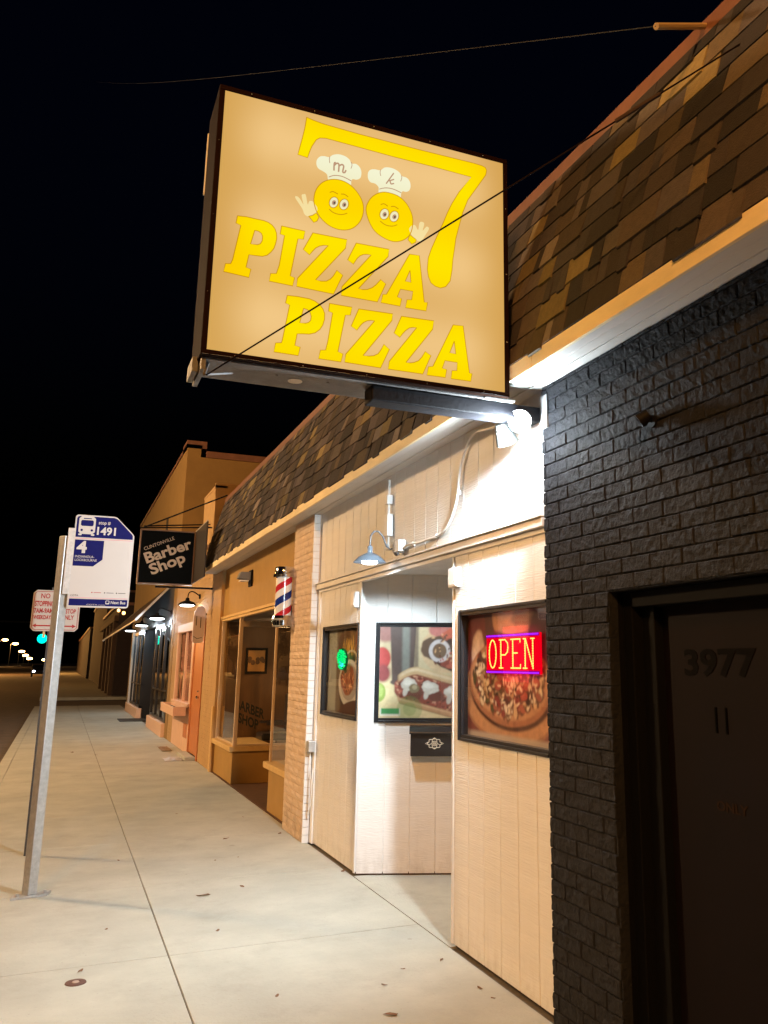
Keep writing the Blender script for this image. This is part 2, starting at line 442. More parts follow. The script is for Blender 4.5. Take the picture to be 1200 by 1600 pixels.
# recess wall, angled
TH = R_(22); RD = Vector((math.cos(TH), -math.sin(TH), 0)); RP = Vector((2.235, 6.875, 0)); RN = Vector((math.sin(TH), math.cos(TH), 0))
def rw(u, z, out=0.0): return RP + RD*u - RN*out + Vector((0,0,z))
b = MB()
e = RP+RD*1.15
siding(b, (RP.x,RP.y), (e.x,e.y), .012, 2.33, pitch=.203, phase=.205, gd=.007, inward=(RN.x,RN.y))
b.build('recess_wall', M['siding'], main)
b = MB(); b.box(2.24, 3.6, 4.9, 6.95, 2.325, 2.36)
b.build('recess_ceiling', M['trim'], main)
b = MB(); b.box(3.28, 3.33, 5.0, 6.46, .0, 2.32)
dr = b.build('entrance_door', M['white'], main, bevel=.003)
b = MB(); b.box(3.272,3.279,5.2,6.2,.9,2.0); b.build('door_glass', M['blackpaint'], dr)
b = MB(); b.tube([(3.25,5.12,1.0),(3.25,5.12,1.2)],.012); b.build('door_handle', M['chrome'], dr)
# dark brown strips painting the shade in the gap under the siding
b = MB(); b.box(WX+.02, WX+.10, 3.80, 4.99, 0, .03); b.box(WX+.02, WX+.1, 6.9, 8.2, 0, .03)
q0 = RP+RN*.02; q1 = RP+RD*1.15+RN*.02
b.bar((q0.x,q0.y,.012),(q1.x,q1.y,.012),.03,.022)
b.build('gap_shade_strip', mat('gap shade brown', (.07,.035,.02), .95, var=.5, vscale=30), main)
# backing core
b = MB(); b.box(2.60, 9.0, 1.0, 3.8, 0, 4.1); b.box(2.275, 9.0, 3.82, 8.3, 2.37, 4.1); b.box(3.4, 9.0, 3.82, 8.3, 0, 2.36)
b.box(2.30, 3.38, 3.83, 4.93, 0.001, 2.32); b.box(2.6, 3.38, 7.0, 8.3, 0, 2.32); b.box(2.30,2.6,7.02,8.3,0,2.32)
b.box(2.6, 9.0, -6, 1.0, 0, 4.1)
b.build('core', M['dark'], main)
# header trim
b = MB(); b.box(WX-.035, WX+.03, 3.81, 8.21, 2.292, 2.338); b.box(WX-.05, WX+.03, 3.81, 8.21, 2.341, 2.352)
b.box(WX-.012, WX+.03, 3.81, 8.21, 2.262, 2.290)
b.build('header_trim', M['trim'], main, bevel=.004)
# corner trims
b = MB(); b.box(WX-.012, WX+.02, 8.12, 8.21, .01, 2.262); b.box(WX-.006, WX+.005, 6.868, 6.905, .015, 2.262); b.box(WX-.006,WX+.03,4.985,5.008,.02,2.262)
b.build('corner_trim', M['trim'], main, bevel=.003)

def bricks(b, x, y0, y1, z0, z1, holes=(), ch=.0685, bl=.205, mort=.0045, amp=.004, side=False, nu=14, nv=6, seed=1, jag=.005, soft=False, scale=26):
    """rough bricks on the plane x, facing -x"""
    rr = random.Random(seed); row = 0; z = z0
    while z < z1-.01:
        zt = min(z+ch, z1); y = y0 - (bl/2 if row % 2 else 0) - (.03*rr.random())
        while y < y1:
            a, c = max(y+mort/2, y0), min(y+bl-mort/2, y1)
            y += bl
            if c-a < .02: continue
            zz0, zz1 = z+mort/2, zt-mort/2
            parts = [(a, c)]
            for hy0, hy1, hz0, hz1 in holes:
                if zz1 > hz0+.01 and zz0 < hz1-.01:
                    np_ = []
                    for p, q in parts:
                        if q <= hy0 or p >= hy1: np_.append((p, q)); continue
                        if p < hy0-.015: np_.append((p, hy0))
                        if q > hy1+.015: np_.append((hy1, q))
                    parts = np_
            for p, q in parts:
                if q >= y1-1e-6: q += rr.uniform(-jag, jag)
                off = rr.uniform(-.0015, .0025); vs = []
                for j in range(nv+1):
                    for i in range(nu+1):
                        u = min(max((i-.5)/(nu-1), 0), 1) if nu > 3 else i/nu; v = min(max((j-.5)/(nv-1), 0), 1) if nv > 2 else j/nv
                        if nu > 3: u = {0: 0, nu: 1}.get(i, .018+.964*(i-1)/(nu-2))
                        if nv > 2: v = {0: 0, nv: 1}.get(j, .06+.88*(j-1)/(nv-2))
                        yy = p+(q-p)*u; z_ = zz0+(zz1-zz0)*v
                        edge = min(u, 1-u)*(q-p)*1.0; ev = min(v, 1-v)*(zz1-zz0)
                        e_ = min(edge, ev)
                        nn = noise.noise(Vector((yy*scale, z_*scale*1.2, seed*3.1)))+.55*noise.noise(Vector((yy*scale*2.2, z_*scale*2.4, 9.1)))
                        d = off + amp*nn
                        if e_ < 1e-6:
                            d = -.0035; yy += rr.uniform(-.0012,.0012); z_ += rr.uniform(-.0014,.0014)
                        vs.append((x-d, yy, z_))
                fs = [(j*(nu+1)+i, j*(nu+1)+i+1, (j+1)*(nu+1)+i+1, (j+1)*(nu+1)+i) for j in range(nv) for i in range(nu)]
                # returns to mortar
                ring = [i for i in range(nu+1)] + [j*(nu+1)+nu for j in range(1, nv+1)] + [nv*(nu+1)+i for i in range(nu-1, -1, -1)] + [j*(nu+1) for j in range(nv-1, 0, -1)]
                k = len(vs); vs += [(x+.03, vs[r][1], vs[r][2]) for r in ring]
                fs += [(ring[i], ring[(i+1)%len(ring)], k+(i+1)%len(ring), k+i) for i in range(len(ring))]
                b.add(vs, fs)
        z += ch; row += 1
# black brick wall, doorway y 1.75..3.246, z 0..1.92
DY0, DY1, DZ = 1.75, 3.246, 1.915
b = MB(); bricks(b, BX, .6, 3.80, 0, 3.033, holes=[(DY0, DY1, -1, DZ)], amp=.0040, seed=3, scale=30)
b.cur = 1
b.box(BX+.008, BX+.05, .6, DY0-.001, 0, 3.033); b.box(BX+.008, BX+.05, DY1+.001, 3.795, 0, 3.033); b.box(BX+.008, BX+.05, DY0, DY1, DZ+.001, 3.033)
b.build('black_brick_wall', [M['blackbrick'], M['blackbrick']], main, smooth=False)
b = MB(); b.box(BX+.05, 2.6, DY1, 3.80, 0, 3.03); b.box(BX+.05, 2.6, .6, DY0, 0, 3.03); b.box(BX+.05, 2.6, DY0, DY1, DZ, 3.03)
M['revealpaint'] = mat('matt black door paint', (.003,.003,.0035), .7, spec=.08)
b.build('door_reveal', M['revealpaint'], main)
b = MB()
b.box(2.27, 2.37, DY1-.07, DY1-.002, 0, DZ-.002); b.box(2.27, 2.37, DY0+.002, DY0+.07, 0, DZ-.002); b.box(2.27, 2.37, DY0+.07, DY1-.07, DZ-.07, DZ-.002)
b.box(2.32, 2.42, DY1-.16, DY1-.071, 0, DZ-.071); b.box(2.32, 2.42, DY0+.071, DY0+.16, 0, DZ-.071)
b.build('door_frame', M['revealpaint'], main, bevel=.004)
bm_ = MB(); bm_.box(2.362, 2.41, DY0+.16, DY1-.162, .01, DZ-.072)
dd = bm_.build('black_door', mat('dark red brown door', (.0042,.0018,.0024), .7, spec=.10, var=.3, vscale=3), main)
b = MB(); b.tube([(2.33,1.98,.95),(2.33,1.98,1.15)],.012); b.build('door_handle', M['chrome'], dd)
text_obj('house_number', '3977', (2.361, 2.95, 1.56), (0,-1,0), (0,0,1), .10, mat('black numerals', (.0016,.0012,.0014), .8, spec=.06), dd, fit=.42, bold=.03, depth=.0015)
text_obj('door_lettering', '11', (2.361, 2.78, 1.34), (0,-1,0), (0,0,1), .10, mat('black numerals', (.001,.0012,.0015), .8, spec=.02), dd, fit=.07, depth=.002)
text_obj('door_lettering', 'ONLY', (2.361, 2.80, 1.055), (0,-1,0), (0,0,1), .035, mat('faded brown lettering', (.02,.011,.006), .8, spec=.05), dd, fit=.17, bold=.02, depth=.002)
# pilaster
PX, PY0, PY1 = 2.145, 8.225, 9.0
b = MB(); bricks(b, PX, PY0+.004, PY1, 0, 3.033, amp=.0012, seed=5, nu=3, nv=2, jag=.001, scale=30, mort=.007)
b.box(PX+.009, PX+.2, PY0+.006, PY1, 0, 3.033)
b.build('brick_pilaster', M['creambrick'], main)
b = MB()
z = 0; row = 0
while z < 3.03:          # narrow return face of brick ends, whitened to paint in the cool light
    zt = min(z+.0685, 3.033)
    b.box(PX+.004+rnd.uniform(-.001,.001), WX-.014, PY0-.008+rnd.uniform(-.0012,.0012), PY0+.02, z+.002, zt-.002)
    z += .0685
b.build('pilaster_return', M['coollitbrick'], main)
# soffit (three boards), fascia
SX = 2.003
b = MB(); xs = [SX, SX+.066, SX+.140, 2.30]
for i in range(3): b.box(xs[i]+.001, xs[i+1]-.003, -6, 14.72, 3.036+.003*(i%2), 3.052)
b.box(SX+.01, 2.3, -6, 14.72, 3.053, 3.06)
b.build('soffit', M['soffit'], main, bevel=.002)
b = MB(); fy = [-6, -.5, 3.53, 7.2, 10.41, 14.77]
for i in range(len(fy)-1): b.box(SX-.018, SX+.001-.001, fy[i]+.002, fy[i+1]-.002, 3.030, 3.112-.002*(i%2))
b.build('fascia', M['fascia'], main, bevel=.003)
# mansard shingles
prof = [(1.992, 3.112), (2.032, 3.30), (2.078, 3.52), (2.30, 4.30)]
def mans(t):           # point on slope profile by arclength fraction
    seg = [math.dist(prof[i], prof[i+1]) for i in range(3)]; S = sum(seg); d = t*S
    for i in range(3):
        if d <= seg[i] or i == 2:
            k = d/seg[i]; return (prof[i][0]+(prof[i+1][0]-prof[i][0])*k, prof[i][1]+(prof[i+1][1]-prof[i][1])*k)
        d -= seg[i]
cols = []; b = MB(); NC = 9
pal = [(.048,.036,.034), (.085,.062,.050), (.030,.024,.027), (.120,.088,.055), (.050,.042,.050), (.085,.070,.075), (.25,.19,.085), (.20,.165,.15)]
wts = [5,5,4,3.5,4,4,1.6,1.6]
for c_ in range(NC):
    t0, t1 = c_/NC, (c_+1)/NC+.012
    (xa, za), (xb, zb) = mans(t0), mans(min(t1, 1))
    y = -6 - rnd.random()*.3
    while y < 14.7:
        wd = rnd.choice([.07,.10,.13,.17,.21,.27]); y2 = min(y+wd, 14.72)
        thick = rnd.choice([.002,.002,.008]); drop = .0 if thick < .005 else .020
        sk = rnd.uniform(-.012,.012)
        n0 = len(b.v)
        dz = zb-za; dx = xb-xa; L = math.hypot(dx, dz); nx, nz = -dz/L, dx/L
        base = .002
        xa2, za2 = xa-dx/L*drop, za-dz/L*drop
        V = [(xa2,y,za2),(xa2,y2+sk*0,za2),(xb,y2+sk,zb),(xb,y+sk,zb)]
        out = [(xa2+nx*(thick+base+.006),y+.001,za2+nz*(thick+base+.006)),(xa2+nx*(thick+base+.006),y2-.004,za2+nz*(thick+base+.006)),(xb+nx*.003,y2-.004+sk,zb+nz*.003),(xb+nx*.003,y+.001+sk,zb+nz*.003)]
        b.add(V+out, [(4,5,6,7),(0,1,5,4),(1,2,6,5),(3,0,4,7),(2,3,7,6)])
        pc = rnd.choices(pal, wts)[0]; f_ = rnd.choice([.45,.6,.8,1.0,1.2])
        cols += [(pc[0]*f_, pc[1]*f_, pc[2]*f_, 1)]*8
        y = y2
o = b.build('mansard_shingles', M['shingle'], main)
ca = o.data.color_attributes.new('Col', 'FLOAT_COLOR', 'POINT'); ca.data.foreach_set('color', np.array(cols, dtype=np.float32).ravel())
b = MB(); b.prism([(p[0]+.004, -6, p[1]) for p in prof]+[(2.9,-6,4.30),(2.9,-6,3.06),(2.02,-6,3.06)], (0,20.70,0))
b.build('mansard_core', mat('roof deck', (.05,.035,.03), .9), main)
b = MB(); b.prism([(2.292,-6,4.245),(2.278,-6,4.25),(2.288,-6,4.335),(2.32,-6,4.345),(2.42,-6,4.345),(2.42,-6,4.305)], (0,20.74,0))
b.build('ridge_flashing', M['ridge'], main, bevel=.003)
b = MB(); b.box(2.9, 9.0, -6, 14.74, 3.6, 4.30); b.build('flat_roof', M['soil'], main)

# ---- barber bay
b = MB()
b.box(2.25, 2.32, 9.0, 13.95, 2.30, 3.035)                    # head panel
b.build('barber_head_panel', M['mustard'], main)
b = MB(); b.box(2.215, 2.32, 9.0, 13.95, 2.262, 2.299); b.box(2.23,2.3,9.0,13.95,2.225,2.260)
b.build('barber_head_rail', M['sill'], main, bevel=.003)
b = MB()
b.box(2.235, 2.75, 12.42, 13.93, 0, .425); b.box(2.75, 3.38, 12.42, 12.6, 0, .425)
b.box(2.235, 2.8, 9.01, 10.12, 0, .455)
b.build('barber_bulkhead', M['mustard'], main, bevel=.004)
b = MB()
b.box(2.18, 2.80, 12.35, 13.93, .426, .49); b.box(2.80, 3.38, 12.35, 12.6, .426, .49)
b.box(2.18, 2.80, 9.01, 10.19, .456, .52)
b.build('barber_sill', M['sill'], main, bevel=.006)
b = MB()
for (x, y, w1, w2, z0_) in ((2.235, 12.40, .05, .045, .491), (2.235, 13.87, .05, .05, .491), (2.235, 10.10, .03, .03, .521), (3.34, 12.40, .05, .045, .491)):
    b.box(x, x+w1, y, y+w2, z0_, 2.224)
b.box(2.286, 3.34, 12.40, 12.44, 2.10, 2.18); b.box(2.25, 2.28, 12.446, 13.87, .491, .52); b.box(2.286,3.34,12.40,12.44,.491,.515)
b.build('barber_window_frame', mat('pale painted frame', (.60,.45,.30), .4, var=.1), main, bevel=.003)
b = MB(); b.box(2.258, 2.264, 12.45, 13.87, .52, 2.224)
b.build('window_pane', M['glass'], main)
b = MB(); b.box(2.286, 3.34, 12.418, 12.424, .515, 2.10)
sp = b.build('window_pane', M['glass'], main)
b = MB(); b.box(2.248, 2.254, 9.02, 10.10, .521, 2.224)
b.build('window_pane', M['glass'], main)
b = MB(); b.box(2.27, 4.0, 9.0, 13.95, 2.226, 2.26)
b.build('barber_ceiling', mat('dark ceiling', (.10,.08,.07), .7), main)
b = MB(); b.box(2.35, 5.2, 13.90, 13.95, 0, 2.22); b.box(5.2, 5.25, 9.0, 13.95, 0, 2.22); b.box(2.35,5.2,9.0,9.05,0,2.22)
b.build('barber_inner_wall', M['wood'], main)
b = MB(); b.box(3.36, 3.41, 10.2, 12.38, .02, 2.2)
b.build('barber_door', M['blackpaint'], main)
lamp('shop_interior_light', 'POINT', (3.0, 13.0, 2.0), 5, (1.0,.62,.28), main, .1)
# writing painted on the side pane, rising to the left
p = Vector((2.290, 12.412, 1.06)); q = Vector((2.62, 12.412, .93))
xd = (q-p)
tb = mat('dark green paint', (.012,.016,.010), .5)
text_obj('pane_lettering', 'BARBER', at(368,1106,1,12.412), xd, (0,0,1), .125, tb, sp, fit=.43, bold=.03, depth=.001)
text_obj('pane_lettering', 'SHOP', at(372,1128,1,12.412), xd, (0,0,1), .125, tb, sp, fit=.30, bold=.03, depth=.001)
# tan brick column left of barber bay
b = MB(); bricks(b, 2.195, 13.95, 14.76, 0, 3.03, amp=.0015, seed=8, nu=2, nv=1, jag=.001)
b.box(2.204, 2.5, 13.951, 14.76, 0, 3.03)
b.build('tan_brick_column', M['tan'], main)
b = MB(); b.box(2.17, 2.20, 13.92, 14.03, 0, .95); b.build('column_guard', M['sill'], main, bevel=.004)

# ================================================================== painted prints
def soft(d, w_): return np.clip(.5-d/w_, 0, 1)
class Paint:
    def __init__(s, W, H, nu, nv, seed=0):
        s.U, s.V = np.meshgrid(np.linspace(0, W, nu), np.linspace(0, H, nv)); s.W, s.H = W, H
        s.img = np.zeros((nv, nu, 3)); s.r = np.random.RandomState(seed); s.nu, s.nv = nu, nv
    def fill(s, c, m_=1.0):
        m_ = np.broadcast_to(np.asarray(m_), s.U.shape)[..., None]
        s.img = s.img*(1-m_)+np.array(s8(*c))*m_
    def ell(s, c, x, y, a, bb, rot=0, w_=.06, n=0.0, ring=None):
        co, si = math.cos(R_(rot)), math.sin(R_(rot)); X = (s.U-x)*co+(s.V-y)*si; Y = -(s.U-x)*si+(s.V-y)*co
        rr = np.hypot(X/a, Y/bb)
        if n:
            an = np.arctan2(Y/bb, X/a); p1, p2, p3 = s.r.rand(3)*6.28
            rr = rr + n*(np.sin(3*an+p1)+.7*np.sin(5*an+p2)+.5*np.sin(9*an+p3))
        m_ = soft(rr-1, w_/min(1, 1))
        if ring: m_ = m_*(1-soft(rr-ring, w_))
        s.fill(c, m_)
    def rect(s, c, x0, x1, y0, y1, w_=.004):
        s.fill(c, soft(np.maximum(np.maximum(x0-s.U, s.U-x1), np.maximum(y0-s.V, s.V-y1)), w_))
    def vn(s, sc, octv=3):
        out = 0; amp = 1
        for k in range(octv):
            g = s.r.rand(int(s.H*sc)+3, int(s.W*sc)+3)
            x = s.U*sc; y = s.V*sc; i = x.astype(int); j = y.astype(int); fx = x-i; fy = y-j
            fx = fx*fx*(3-2*fx); fy = fy*fy*(3-2*fy)
            out = out + amp*((g[j,i]*(1-fx)+g[j,i+1]*fx)*(1-fy)+(g[j+1,i]*(1-fx)+g[j+1,i+1]*fx)*fy)
            sc *= 2; amp *= .5
        return out/1.75
    def blur(s):
        for ax in (0, 1): s.img = (np.roll(s.img,1,ax)+2*s.img+np.roll(s.img,-1,ax))/4
    def mul(s, f): s.img = s.img*f[..., None]
    def build(s, name, P0, udir, parent, rough=.35, gain=1.0):
        """P0 = lower left corner as seen; udir = right as seen"""
        base = wl(parent); u = Vector(udir).normalized()
        vs = [tuple(Vector(P0)+u*s.U[j,i]+Vector((0,0,s.V[j,i]))-base) for j in range(s.nv) for i in range(s.nu)]
        fs = [(j*s.nu+i, j*s.nu+i+1, (j+1)*s.nu+i+1, (j+1)*s.nu+i) for j in range(s.nv-1) for i in range(s.nu-1)]
        me = bpy.data.meshes.new(name); me.from_pydata(vs, [], fs)
        me.materials.append(mat(name+' ink', (1,1,1), rough, vcol=True))
        ca = me.color_attributes.new('Col', 'FLOAT_COLOR', 'POINT')
        cc = np.ones((s.nu*s.nv, 4), dtype=np.float32); cc[:, :3] = np.clip(s.img.reshape(-1,3)*gain, 0, .9)
        ca.data.foreach_set('color', cc.ravel())
        o = bpy.data.objects.new(name, me); C.objects.link(o); o.parent = parent
        return o
def frame(b, c0, u, w_, z0, z1, n, fw=.03, out=.012, depth=.035):
    """picture frame: c0 left-bottom plan point on wall, u right dir, n outward normal"""
    u = Vector(u).normalized(); n = Vector(n).normalized(); c0 = Vector(c0); Z = Vector((0,0,1))
    def seg(ua, ub, za, zb, hor):
        # two-step moulding
        for (i0, i1, o_) in ((0, .45, out), (.45, 1.0, out*.35)):
            if hor == 'L': a0, a1, b0, b1 = ua+(ub-ua)*i0, ua+(ub-ua)*i1, za, zb
            elif hor == 'R': a0, a1, b0, b1 = ub-(ub-ua)*i1, ub-(ub-ua)*i0, za, zb
            elif hor == 'B': a0, a1, b0, b1 = ua, ub, za+(zb-za)*i0, za+(zb-za)*i1
            else: a0, a1, b0, b1 = ua, ub, zb-(zb-za)*i1, zb-(zb-za)*i0
            cc = c0+u*((a0+a1)/2)+Z*((b0+b1)/2)+n*((o_-depth)/2)
            b.obox(cc, u*(a1-a0)/2, n*(o_+depth)/2, Z*(b1-b0)/2)
    seg(0, fw, z0, z1, 'L'); seg(w_-fw, w_, z0, z1, 'R'); seg(fw, w_-fw, z0, z0+fw, 'B'); seg(fw, w_-fw, z1-fw, z1, 'T')
LAB = {}
# --- pizza print window beside black brick
fr1 = thing('framed_poster', (WX, 4.35, 1.16), 'black framed pizza poster behind the red OPEN sign, touching the black brick', 'poster', 'black framed food posters')
b = MB(); frame(b, (WX,4.905,0), (0,-1,0), 1.11, 1.155, 1.922, (-1,0,0), fw=.034, out=.014, depth=.05)
b.build('frame', M['blackpaint'], fr1, bevel=.002)
W, H = 1.06, .72
P = Paint(W, H, 210, 150, 3)
P.fill((120,42,44)); n1 = P.vn(6)
P.fill((70,30,40), np.clip((n1-.45)*2, 0, 1)*.7)
P.ell((205,150,105), .62, .70, .34, .12, 0, .1, .02); P.ell((150,110,90), .80,.70,.22,.07,10,.2,.03)
P.ell((92,48,45), .30,.68,.06,.18,8,.2); P.ell((200,140,90), .40,.70,.06,.10,0,.2)
P.ell((60,22,38), .93,.50,.16,.22,20,.3,.03)
P.ell((225,190,175), .15,.50,.085,.11,-10,.25,.03); P.ell((235,205,190), .13,.51,.03,.09,-15,.5)
P.fill((150,70,55), soft(P.V-.12+.05*np.sin(P.U*5), .06)*.6)
P.ell((176,112,64), .50,.22,.56,.24,-3,.03); P.ell((206,142,84), .50,.235,.55,.235,-3,.03)
P.ell((92,52,34), .53,.295,.50,.235,-2,.05)
P.ell((178,108,62), .52,.32,.49,.235,-2,.03,.006); P.ell((205,142,86), .52,.332,.465,.215,-2,.06,.008)
P.ell((196,140,92), .52,.345,.415,.185,-2,.05,.012)
for k in range(640):
    an = P.r.rand()*6.283; q = math.sqrt(P.r.rand())*.97; x = .52+.445*q*math.cos(an); y = .345+.205*q*math.sin(an)
    sz = .012+.024*P.r.rand()
    c_ = [(168,52,36),(150,40,30),(228,202,160),(236,216,182),(198,150,96),(84,82,40),(96,50,34),(60,32,24),(222,176,120),(180,84,52)][P.r.randint(10)]
    P.ell((112,62,38), x+.004, y-.005, sz*1.05, sz*.7, P.r.rand()*180, .6, .04)
    P.ell(c_, x, y, sz, sz*.6, P.r.rand()*180, .3, .05)
for k in range(13):
    an = P.r.rand()*6.283; q = math.sqrt(P.r.rand())*.85; x = .52+.40*q*math.cos(an); y = .348+.17*q*math.sin(an)
    P.ell((90,28,20), x+.004, y-.004, .043, .026, 0, .15); P.ell((186,66,42), x, y, .041, .025, 0, .15); P.ell((206,92,60), x-.008, y+.006, .02, .010, 0, .6)
for k in range(60):
    an = P.r.rand()*6.283; q = math.sqrt(P.r.rand())*.93; x = .52+.41*q*math.cos(an); y = .348+.178*q*math.sin(an)
    P.ell((240,222,190), x, y, .012+.012*P.r.rand(), .006, P.r.rand()*180, .4, .08)
P.blur(); P.mul(.74+.34*P.vn(40)); P.fill((188,176,160), soft(P.V-.035, .02)*.8)
g_ = P.img.mean(2, keepdims=True); P.img = (P.img*.74+g_*.26)*1.05
P.build('poster_print', (2.262, 4.878, 1.182), (0,-1,0), fr1, rough=.3)
b = MB(); b.box(2.232, 2.235, 3.82, 4.875, 1.185, 1.892); b.build('pane', M['glass'], fr1)
# --- sandwich print on recess wall
c0 = rw(.112, 0, 0)
fr2 = thing('framed_poster', rw(.6,1.14,0), 'black framed sandwich poster with a dark drink, on the white recess wall above the mailbox', 'poster', 'black framed food posters')
b = MB(); frame(b, c0, RD, 1.0, 1.137, 1.93, -RN, fw=.036, out=.02, depth=-.0005)
b.build('frame', M['blackpaint'], fr2, bevel=.002)
W, H = .935, .725
P = Paint(W, H, 200, 150, 5)
P.fill((214,196,150)); P.fill((228,206,146), soft(P.V-.30,.2)); P.mul(.94+.10*P.vn(3))
P.fill((190,170,128), soft(np.abs(P.V-.05-.04*np.sin(P.U*5)), .01)*.3)
P.ell((176,120,110), .05,.70,.12,.10,0,.3); P.ell((196,58,50), .02,.47,.07,.09,0,.15); P.ell((150,60,60), .03,.35,.06,.07,0,.4)
P.ell((112,96,86), .19,.28,.10,.03,0,.1)
P.fill((104,86,80), soft(np.maximum(np.abs(P.U-.19-.0*P.V)-(.085+.045*(P.V-.25)), .27-P.V), .008))
P.fill((140,146,136), soft(np.abs(P.U-.215)-.03, .02)*soft(.27-P.V,.01)*.85)
P.fill((88,70,66), soft(np.abs(P.U-.30)-.018, .015)*soft(.27-P.V,.01)*.7)
P.ell((224,190,140), .60,.56,.27,.20,14,.04,.02); P.ell((206,120,110), .50,.70,.10,.06,0,.2)
P.ell((216,96,60), .62,.66,.13,.07,20,.1,.04)
P.ell((112,86,66), .44,.56,.11,.085,30,.1,.05); P.ell((80,56,44), .60,.56,.09,.07,-20,.2,.05); P.ell((70,46,40), .52,.45,.12,.05,-30,.15,.06)
P.ell((150,60,40), .62,.44,.12,.05,8,.15,.04); P.ell((198,92,62), .64,.42,.10,.025,10,.2); P.ell((200,92,60), .70,.62,.1,.05,10,.2,.05)
P.ell((128,98,70), .49,.53,.06,.065,0,.1); P.ell((214,206,206), .49,.53,.088,.092,0,.05,0,ring=.66)
P.ell((214,196,196), .70,.47,.09,.018,8,.2)
for k in range(70):
    x, y = .42+P.r.rand()*.45, .42+P.r.rand()*.25
    P.ell([(230,180,120),(120,60,40),(90,70,50),(210,90,60)][k%4], x, y, .006+.014*P.r.rand(), .006, P.r.rand()*180, .5, .05)
vt = .365-.27*np.maximum(P.U-.31,0)-2.6*np.maximum(.31-P.U,0)**2; vb = .150-.26*(P.U-.12)+1.2*np.maximum(.17-P.U,0)
inside = soft(P.V-vt, .012)*soft(vb-P.V, .012)*soft(.125-P.U, .012)
P.fill((156,74,54), inside)
for k in range(170):
    u = .14+P.r.rand()*.8; lo = .150-.26*(u-.12); hi = .365-.27*max(u-.31,0)-2.6*max(.31-u,0)**2
    v = lo+(hi-lo)*(.08+.8*P.r.rand())
    P.ell([(204,104,78),(128,52,38),(222,160,120),(104,56,40),(176,76,52)][k%5], u, v, .008+.016*P.r.rand(), .008, P.r.rand()*180, .4, .06)
P.fill((216,178,122), soft(np.abs(P.V-vt-.006)-.030, .010)*soft(.155-P.U,.02)); P.fill((232,206,160), soft(np.abs(P.V-vt-.016)-.012, .016)*soft(.17-P.U,.03))
P.fill((150,92,58), soft(np.abs(P.V-vt+.027)-.004, .008)*soft(.17-P.U,.03)*.8)
P.fill((204,150,96), soft(np.abs(P.V-vb)-.022, .010)*soft(.155-P.U,.02)); P.fill((226,182,126), soft(np.abs(P.V-vb-.010)-.006, .010)*soft(.16-P.U,.02)); P.fill((140,92,54), soft(np.abs(P.V-vb+.022)-.004, .008)*soft(.16-P.U,.02)*.8)
for (x, y, a, b_) in ((.245,.262,.066,.052),(.415,.238,.070,.050),(.60,.200,.070,.05),(.80,.14,.07,.05)):
    P.ell((128,72,54), x+.045, y-.065, a*1.0, .045, -6, .12, .05); P.ell((222,214,196), x, y, a, b_, -12, .08, .07); P.ell((216,208,192), x-.030, y-.052, .020, .042, -14, .2); P.ell((242,236,222), x-.012, y+.014, a*.62, .022, -8, .6)
P.ell((148,132,92), .285,.232,.042,.036,0,.12,.04); P.ell((198,178,132), .29,.24,.020,.018,0,.3)
P.ell((150,178,60), .0,.20,.055,.075,0,.08); P.ell((178,200,90), .0,.21,.035,.05,0,.3)
P.rect((236,236,220), .012,.175,.018,.075); P.rect((60,160,84), .02,.167,.03,.075)
for k in range(7): P.fill((96,150,60), soft(np.hypot((P.U-.25), (P.V-.07))-(.03+.012*k), .004)*(P.r.rand()>.5)*.35)
P.blur(); g_ = P.img.mean(2, keepdims=True); P.img = (P.img*.78+g_*.22)*.88; P.mul(.88+.2*P.vn(45))
P.build('poster_print', rw(.1465,1.172,.003), RD, fr2, rough=.35)
b = MB(); q = rw(.115+.5, 1.533, .008); b.obox(q, RD*.464, RN*.0012, (0,0,.362)); b.build('pane', M['glass'], fr2)
# --- plates print, left panel
fr3 = thing('framed_poster', (WX, 7.45, 1.16), 'narrow looking black framed poster of dark plates of food with a green glowing light', 'poster', 'black framed food posters')
b = MB(); frame(b, (WX,7.985,0), (0,-1,0), 1.075, 1.145, 1.93, (-1,0,0), fw=.036, out=.014, depth=.05)
b.build('frame', M['blackpaint'], fr3, bevel=.002)
W, H = 1.01, .72
P = Paint(W, H, 150, 120, 8)
P.fill((66,50,44)); P.mul(.6+.8*P.vn(5)); P.rect((172,176,166), .0,.30,.0,.72,.05); P.rect((120,104,84), .28,.42,.0,.72,.05)  # pale stripe at left paints a reflection into the print
P.ell((96,66,40), .60,.60,.28,.12,0,.1); 
for k in range(26): P.ell((212,164,70), .45+P.r.rand()*.35, .50+P.r.rand()*.12, .05, .009, 60+P.r.rand()*50, .4)
P.ell((120,30,34), .92,.60,.10,.14,0,.2); P.ell((214,200,176), .72,.47,.16,.07,0,.08,0,ring=.75)
P.ell((222,216,204), .66,.26,.30,.20,0,.04); P.ell((178,168,156), .66,.27,.24,.155,0,.06); P.ell((150,84,52), .62,.29,.20,.13,0,.08,.03)
for k in range(90):
    an = P.r.rand()*6.28; q = math.sqrt(P.r.rand())
    P.ell([(196,128,84),(110,52,34),(222,166,118),(150,60,40)][k%4], .62+.18*q*math.cos(an), .29+.11*q*math.sin(an), .03, .008, P.r.rand()*180, .4)
P.ell((60,70,34), .55,.37,.05,.03,0,.3,.05); P.ell((84,50,36), .7,.02,.35,.09,8,.1)
P.build('poster_print', (2.262, 7.955, 1.175), (0,-1,0), fr3, rough=.3)
b = MB(); b.box(2.232, 2.235, 6.94, 7.95, 1.18, 1.895); b.build('pane', M['glass'], fr3)

